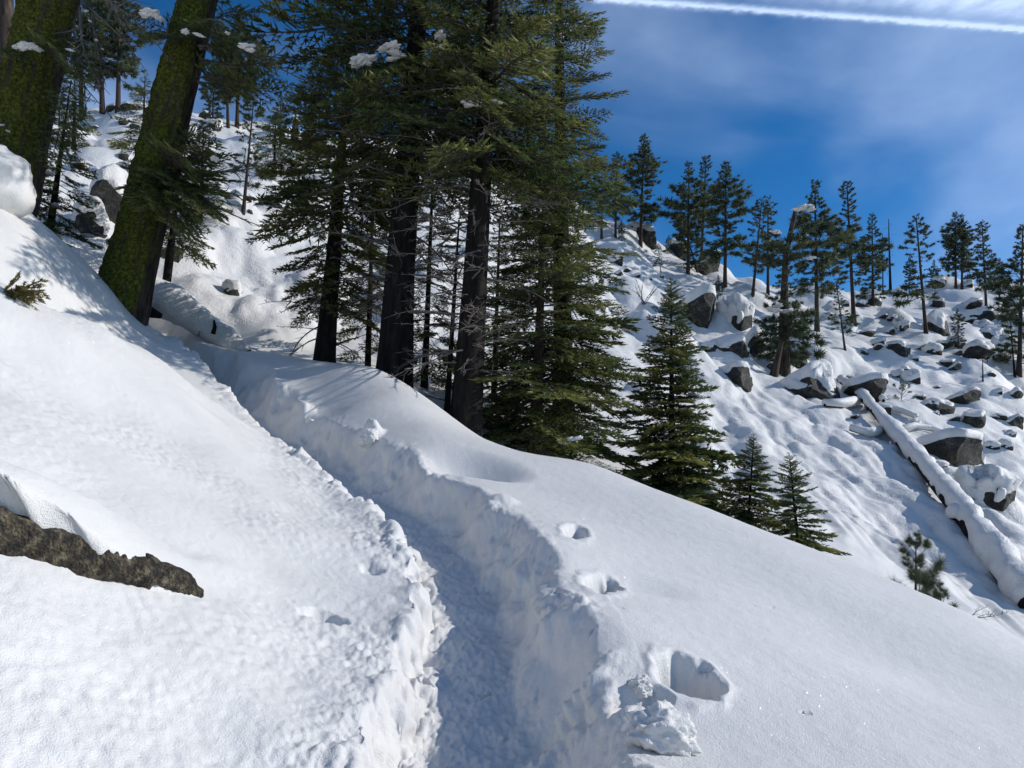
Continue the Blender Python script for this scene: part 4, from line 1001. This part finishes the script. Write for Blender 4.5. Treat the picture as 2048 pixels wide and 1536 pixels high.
# ------------------------------------------------------------------ boulders
BIG = [(1405, 652, 78, 92, 0, 'large dark boulder with wet streaks behind the lone conical fir'), (1478, 662, 62, 58, 1, 'two-tiered snowy boulder right of the dark streaked one'), (1468, 706, 70, 42, 0, 'flat brown boulder under thick snow below the two-tiered boulder'),
 (1518, 712, 38, 52, 0, 'rounded boulder just left of the broken-topped pine'), (1476, 768, 70, 42, 0, 'low slab boulder jutting downslope left of the broken-topped pine'), (1640, 792, 98, 80, 0, 'big dark boulder at the upper end of the fallen log'),
 (1418, 546, 62, 40, 0, 'dark split boulder below the ridge trio of pines'), (1285, 480, 62, 46, 0, 'skyline boulder at the foot of the tallest ragged pine'), (1352, 486, 52, 46, 0, 'skyline boulder left of the ridge trio of pines'),
 (1746, 802, 100, 62, 0, 'wide dark boulder just right of the upper log end'), (1802, 712, 48, 32, 0, 'greenish grey boulder in the middle of the right boulder field'), (1886, 672, 42, 60, 0, 'tall narrow leaning slab right of the narrow tiered pine'),
 (1969, 718, 48, 34, 0, 'round dark boulder below the slim pine at right'), (1970, 650, 66, 34, 0, 'wedge-shaped boulder with snow ramp below the twin pine'), (1990, 678, 60, 30, 0, 'long dark boulder under the wedge-shaped one'),
 (1944, 804, 60, 28, 0, 'dark low boulder peeping from the wide snowfield at right'), (1882, 824, 62, 30, 0, 'flat boulder above the widest boulder beside the log'), (1952, 853, 50, 36, 0, 'mossy boulder upper right of the widest boulder beside the log'),
 (1925, 934, 132, 84, 0, 'widest boulder with dark face right of the fallen log'), (1994, 1022, 96, 66, 1, 'rounded boulder near the right edge, deeply buried in snow'), (1887, 578, 30, 28, 0, 'square snowy block on the skyline left of the twin pine'),
 (206, 436, 74, 104, 0, 'tall upright boulder with a snow cap left of the leaning mossy trunk'), (163, 464, 56, 60, 1, 'rounded boulder in deep snow below the tall upright boulder'), (423, 260, 40, 32, 0, 'angular boulder with snow roof on the left skyline'),
 (338, 522, 54, 34, 0, 'dark rock in the pit under the bushy young fir'), (462, 588, 32, 26, 1, 'small dark rock peeking out of a snow dome on the left slope'), (220, 224, 46, 22, 0, 'dark skyline rock behind the leaning mossy trunk, left one'), (254, 224, 42, 20, 0, 'dark skyline rock touching the leaning mossy trunk')]
SMALL = [(1234, 530, 28, 26), (1420, 704, 42, 20), (1426, 524, 50, 24), (1872, 708, 28, 20), (1896, 735, 36, 20), (1738, 673, 44, 16), (1808, 661, 26, 22), (1729, 614, 26, 18), (1752, 613, 30, 22), (1829, 769, 30, 24), (1727, 708, 26, 14), (2036, 856, 40, 26), (1880, 937, 34, 14),
 (1876, 616, 30, 26), (1954, 618, 34, 24), (2018, 706, 42, 28), (2014, 722, 34, 16), (1986, 756, 16, 10), (1762, 690, 24, 12), (1790, 640, 20, 12), (1850, 700, 24, 12), (1828, 720, 22, 10), (1700, 760, 20, 12), (1770, 640, 18, 12), (1660, 640, 20, 12), (1240, 552, 16, 14), (1256, 545, 14, 10), (1275, 556, 18, 8), (1604, 730, 44, 30), (1542, 740, 22, 16),
 (154, 334, 38, 16), (240, 319, 28, 16), (188, 259, 18, 10), (406, 236, 28, 18), (500, 470, 14, 8), (2040, 800, 24, 20), (1905, 880, 26, 16), (1835, 852, 30, 18), (1775, 830, 30, 16), (1990, 900, 24, 14), (1840, 800, 26, 14), (1712, 840, 18, 10), (1322, 556, 14, 8), (1300, 560, 12, 7), (2030, 640, 26, 18), (1940, 575, 20, 12), (1800, 572, 24, 16), (1836, 590, 22, 14), (1690, 612, 22, 10), (240, 250, 26, 14), (268, 258, 26, 14)]
rx = np.random.RandomState(42)
for _ in range(60):
    if rx.rand() < 0.78: x_, y_ = rx.uniform(1700, 2040), rx.uniform(640, 960)
    else: x_, y_ = rx.uniform(130, 600), rx.uniform(260, 520)
    if x_ > 1000 and y_ > 780 + (x_ - 1780) * 0.9: continue
    w_ = rx.uniform(14, 30); SMALL.append((x_, y_, w_, w_ * rx.uniform(0.4, 0.75)))
def boulder(px, py, w, h, deep, label, k, group=None):
    y0 = 17 if px < 380 and py > 400 else 20
    p = hit(px, py, y0); m = p[1] / FPX
    sx = w * m * 0.62; sz = h * m * 0.82; sy = 0.5 * (sx + sz)
    rr = np.random.RandomState(k + 1000)
    root = empty('boulder', (p[0], p[1] + sy * 0.55, p[2] + sz * 0.28), (0, 0, rr.uniform(-0.5, 0.5))); tag(root, label, 'boulder', group)
    st, c1, c2 = ROCKS[k % len(ROCKS)]
    obj('stone', st, root, (0, 0, 0), (0, 0, 0), (sx, sy, sz)); obj('snow_cap', c2 if deep else c1, root, (0, 0, 0), (0, 0, 0), (sx, sy, sz))
for k, q in enumerate(BIG): boulder(*q, k)
LAND = [(x, y, n) for x, y, n in [(1405, 610, 'the dark streaked boulder'), (1640, 760, 'the big boulder at the log end'), (1746, 770, 'the wide boulder right of the log end'), (1925, 895, 'the widest boulder beside the log'), (1708, 620, 'the tall straight slim pine'), (1852, 640, 'the narrow tiered pine'), (1918, 560, 'the twin pine'),
 (1970, 610, 'the slim pine right of the twin pine'), (1568, 700, 'the broken-topped pine'), (1634, 640, 'the large full pine'), (1450, 550, 'the dark pine of the ridge trio'), (1285, 470, 'the tallest ragged pine'), (1781, 560, 'the bare spiky snag'), (1802, 700, 'the greenish grey boulder'), (1969, 705, 'the round dark boulder'),
 (2040, 740, 'the big pine at the right edge'), (1944, 795, 'the low boulder in the wide snowfield'), (1994, 1000, 'the deeply buried boulder'), (209, 400, 'the tall upright boulder'), (300, 300, 'the leaning mossy trunk'), (423, 245, 'the angular skyline boulder'), (462, 575, 'the small rock in the snow dome'), (1886, 645, 'the tall leaning slab'), (1966, 740, 'the short dead stem')]]
USED = {}
def rock_label(px, py, w, h):
    best = None
    for (x, y, n) in sorted(LAND, key=lambda q: math.hypot(q[0] - px, q[1] - py)):
        dx, dy = px - x, py - y
        rel = ('just ' if math.hypot(dx, dy) < 45 else '') + (('right of' if dx > 0 else 'left of') if abs(dx) > abs(dy) else ('below' if dy > 0 else 'above'))
        size = 'tiny dark rock' if w < 20 else 'small flat rock' if h < 0.5 * w else 'small rock'
        lab = size + ' ' + rel + ' ' + n
        if lab not in USED: USED[lab] = 1; return lab
for k, (px, py, w, h) in enumerate(SMALL):
    if px < 700: boulder(px, py, w, h, 0, rock_label(px, py, w, h), k + 40, 'small rocks on the left slope')
    else: boulder(px, py, w, h, k % 3 == 0, rock_label(px, py, w, h), k + 40, 'small rocks on the right hillside')
# snow-plastered boulder at the left edge
p = at(-12, 372, 12.6)
root = empty('boulder', p); tag(root, 'snow-plastered boulder bulging in at the left edge', 'boulder')
obj('stone', ROCKS[4][0], root, (0, 0, 0), (0, 0, 0.6), (0.52, 0.5, 0.62)); V, T = ICO3[0], ICO3[1]; V = V * (1 + 0.16 * fbm(V[:, 0] * 1.3, V[:, 1] * 1.3, V[:, 2] * 1.3, 4, 77))[:, None] * [0.60, 0.58, 0.68]
obj('snow_cap', mesh_from('plastered_snow', V, np.zeros((0, 4), int), T, [M_SNOW]), root)
# near rock under the overhanging drift
ICO5 = ico(5)
def near_rock():
    pts = np.array([hit_near(*q) for q in [(-230, 1062), (0, 1090), (110, 1115), (205, 1148), (300, 1172), (392, 1196)]])
    c = pts.mean(0); root = empty('rock_ledge', c); tag(root, 'lichened brown rock ledge under the snow overhang in the left foreground', 'rock')
    u = np.linspace(0, 1, 150); k = np.linspace(0, 1, len(pts))
    P = np.stack([np.interp(u, k, pts[:, i]) for i in range(3)], -1); P[2:-2] = sum(P[2 + j:len(P) - 2 + j] for j in (-2, -1, 0, 1, 2)) / 5
    R = np.interp(u, [0, 0.2, 0.45, 0.58, 0.63, 0.75, 0.9, 1], [0.15, 0.15, 0.13, 0.10, 0.075, 0.095, 0.075, 0.015])
    V, Q, T = tube(P - c + [0, 0.06, 0.0], R * 0.95 + 0.015, 36)
    w = V + c
    V = V + unit(V - np.repeat(np.concatenate([P - c, P[:0]]), 36, 0)[:len(V)] if False else vnormals(V, np.concatenate([Q[:, :3], Q[:, [0, 2, 3]], T]))) * (0.030 * fbm(w[:, 0] * 6, w[:, 1] * 6, w[:, 2] * 6, 4, 1301, 0.6))[:, None]
    obj('stone', mesh_from('ledge_stone', V, Q, T, [M_LICHEN]), root)
near_rock()

# ------------------------------------------------------------------ fallen logs
def log_thing(name, P, R, label, snow=1.05, lift=0.34, bark=M_BARK, n=90, rough=0.10):
    P = np.asarray(P); c = P.mean(0)
    root = empty(name, c); tag(root, label, 'log')
    s = np.linspace(0, 1, len(P)); u = np.linspace(0, 1, n)
    Q = np.stack([np.interp(u, s, P[:, i]) for i in range(3)], -1); RR = np.interp(u, s, R)
    V, q, T = tube(Q - c, RR * (1 + 0.06 * noise(u * 9, u * 0, 0, 5)), 14)
    obj('trunk', mesh_from('log_trunk', V, q, T, [bark]), root)
    RS = RR * snow * (1 + 0.16 * noise(u * 7, u * 0, 0, 8) + 0.10 * noise(u * 19, u * 0, 0, 9))
    RS[0] *= 0.7; RS[-1] *= 0.7
    V, q, T = tube(Q - c + np.stack([0 * u, 0 * u, RR * lift], -1), RS, 18)
    V = V + np.stack([rough * noise(V[:, 0] * 2.5, V[:, 1] * 2.5, V[:, 2] * 2.5, 6 + j) for j in range(3)], -1)
    obj('snow_cover', mesh_from('log_snow', V, q, T, [M_FARSNOW]), root)
    return root, c
pix = [(1680, 772), (1725, 806), (1790, 880), (1850, 948), (1910, 1020), (1962, 1090), (2010, 1155), (2075, 1235)]
G = np.array([hit(*q, 18) for q in pix])
G[:, 2] += np.array([0.35, 0.35, 0.3, 0.28, 0.25, 0.22, 0.2, 0.15])
biglog, c = log_thing('fallen_log', G, np.array([0.17, 0.21, 0.25, 0.28, 0.31, 0.33, 0.34, 0.35]), 'long fallen tree trunk buried in snow, slanting down the right slope', 1.15, 0.45)
def limb(root, c, px, r, name='branch_stub', dz=0.14):
    A = np.array([hit(x, y, 18) for x, y in px]); A[:, 2] += dz
    A[0] = A[0] * 0.5 + 0.5 * at(*px[0], A[0][1])
    rr = np.linspace(r, r * 0.6, len(A))
    o = obj(name, mesh_from('stub', *tube(A - c, rr, 8), [M_BARK]), root)
    V, q, T = tube(A - c + [0, 0, r * 1.0], rr * 2.2, 12); obj('snow_cover', mesh_from('stub_snow', V, q, T, [M_FARSNOW]), o)
limb(biglog, c, [(1712, 812), (1685, 818), (1650, 818)], 0.12)
limb(biglog, c, [(1715, 795), (1745, 796), (1768, 808)], 0.12)
limb(biglog, c, [(1735, 822), (1775, 825), (1805, 832), (1835, 842)], 0.09)
limb(biglog, c, [(1800, 868), (1830, 862), (1868, 868), (1900, 880)], 0.08)
limb(biglog, c, [(1762, 870), (1740, 878), (1720, 872), (1700, 866)], 0.10)
limb(biglog, c, [(1915, 1040), (1905, 1045)], 0.14)
pix = [(268, 572), (330, 600), (400, 645), (450, 680), (500, 712)]
Yl = [19.0, 19.2, 19.6, 19.8, 20.0]
G = np.array([at(x, y, Y) for (x, y), Y in zip(pix, Yl)])
leftlog, c = log_thing('fallen_log', G, np.array([0.34, 0.34, 0.32, 0.26, 0.12]), 'snow-covered log running from the leaning mossy trunk down to the trail', 1.32, 0.12, rough=0.045)
for (x, y, x1, y1) in ((426, 668, 428, 640), (486, 708, 502, 700)):
    A = np.array([at(x, y, 19.4), at((x + x1) / 2 + 3, (y + y1) / 2, 19.4), at(x1, y1, 19.4)])
    obj('twig_stub', mesh_from('stub', *tube(A - c, np.array([0.06, 0.05, 0.02]), 6), [M_BARK]), leftlog)
A = np.array([at(276, 612, 18.6), at(298, 624, 18.5), at(322, 632, 18.5)])
obj('root_hollow_shade', mesh_from('stub', *tube(A - c, np.array([0.15, 0.15, 0.07]), 10), [M_BARK]), leftlog)  # dark tube standing in for the shade of the hollow at the log's root

# ------------------------------------------------------------------ small things in the near snow
def snow_block(px, py, size, seed, label, rot=0.0, dz=0.0, group=None):
    p = hit_near(px, py); V, T = rock_shape(seed, 9, ICO5)
    V = V + unit(V) * (0.13 * fbm(V[:, 0] * 2.6, V[:, 1] * 2.6, V[:, 2] * 2.6, 5, seed, 0.6) + 0.07 * (0.6 - worley(V[:, 0] * 5, V[:, 1] * 5, V[:, 2] * 5, seed)))[:, None]
    o = obj('snow_block', mesh_from('snow_block', V * np.array(size), np.zeros((0, 4), int), T, [M_SNOW]), None, p + [0, 0, dz], (0.1, 0.15, rot))
    tag(o, label, 'snow block', group)
snow_block(1318, 1488, (0.23, 0.14, 0.13), 1407, 'large broken snow slab lying beside the deep footprint in the foreground', 0.2, 0.05)
snow_block(1282, 1372, (0.11, 0.08, 0.06), 1408, 'ragged snow lump on the trench side of the deep footprint', 0.9, -0.01)
snow_block(740, 885, (0.20, 0.16, 0.15), 1404, 'rounded snow lump on the mound beside the shaded hollow', 0.2, 0.05)
for k, (x, y, s) in enumerate([(800, 1075, .05), (975, 1390, .025), (640, 915, .06), (560, 800, .07), (1005, 1480, .03), (905, 1130, .03), (620, 850, .08), (1060, 1130, .04)]):
    snow_block(x, y, (s, s * 0.8, s * 0.7), 1410 + k, 'loose snow crumb fallen along the trench', k, s * 0.3, 'snow crumbs along the trench')
# evergreen sprig in the left foreground
b = at(2, 592, 7.4); r = empty('fir_sprig', b); tag(r, 'yellow-green fir sprig sticking out of the bank at the left edge', 'plant')
mb = MB(); rr = np.random.RandomState(5)
for k in range(9):
    place(mb, FIR_S[k % 4], (0, 0, 0.0), rr.uniform(-1.0, 1.2), rr.uniform(-0.1, 0.8), rr.uniform(0.28, 0.48), rr, rr.uniform(-1, 1), 0.35)
obj('foliage', mb.mesh('sprig_foliage', [M_YELLOW, M_TWIG]), r)
# bare twigs poking over the brow at the lower right
b = hit(1940, 1240, 12.0); r = empty('bare_shrub', b); tag(r, 'bare thin twigs poking from the snow at the lower right edge', 'shrub')
for k, (x, y) in enumerate([(1990, 1222), (1975, 1205), (2030, 1228), (1960, 1215)]):
    add_limb(r, DEADM[k], 'twig', b, at(x, y, b[1]), 1.0, k)
b = hit(345, 606, 0.1 + 20, 60); r = empty('bare_shrub', hit(1288, 612, 22)); tag(r, 'reddish bare shrub on the snow left of the lone conical fir top', 'shrub')
bb = np.array(r.location)
for k in range(7):
    add_limb(r, DEADM[k % 6], 'twig', bb, bb + [0.9 * cos(k * 2.1), 0.9 * sin(k * 2.1), 1.3], 1.0, k)
b = at(178, 572, 14.3); r = empty('fallen_branch', b); tag(r, 'broken branch stuck in the snow at the foot of the leaning mossy trunk', 'branch')
add_limb(r, DEADM[2], 'stem', b + [-0.1, 0, 0], at(200, 542, 14.4), 2.2)
mb = MB()
for k in range(4): place(mb, FIR_L[k % 4], (-0.15, 0, 0.0), rr.uniform(2, 4.5), rr.uniform(0, 0.6), 0.35, rr)
obj('foliage', mb.mesh('branch_foliage', [M_FIR, M_TWIG]), r)
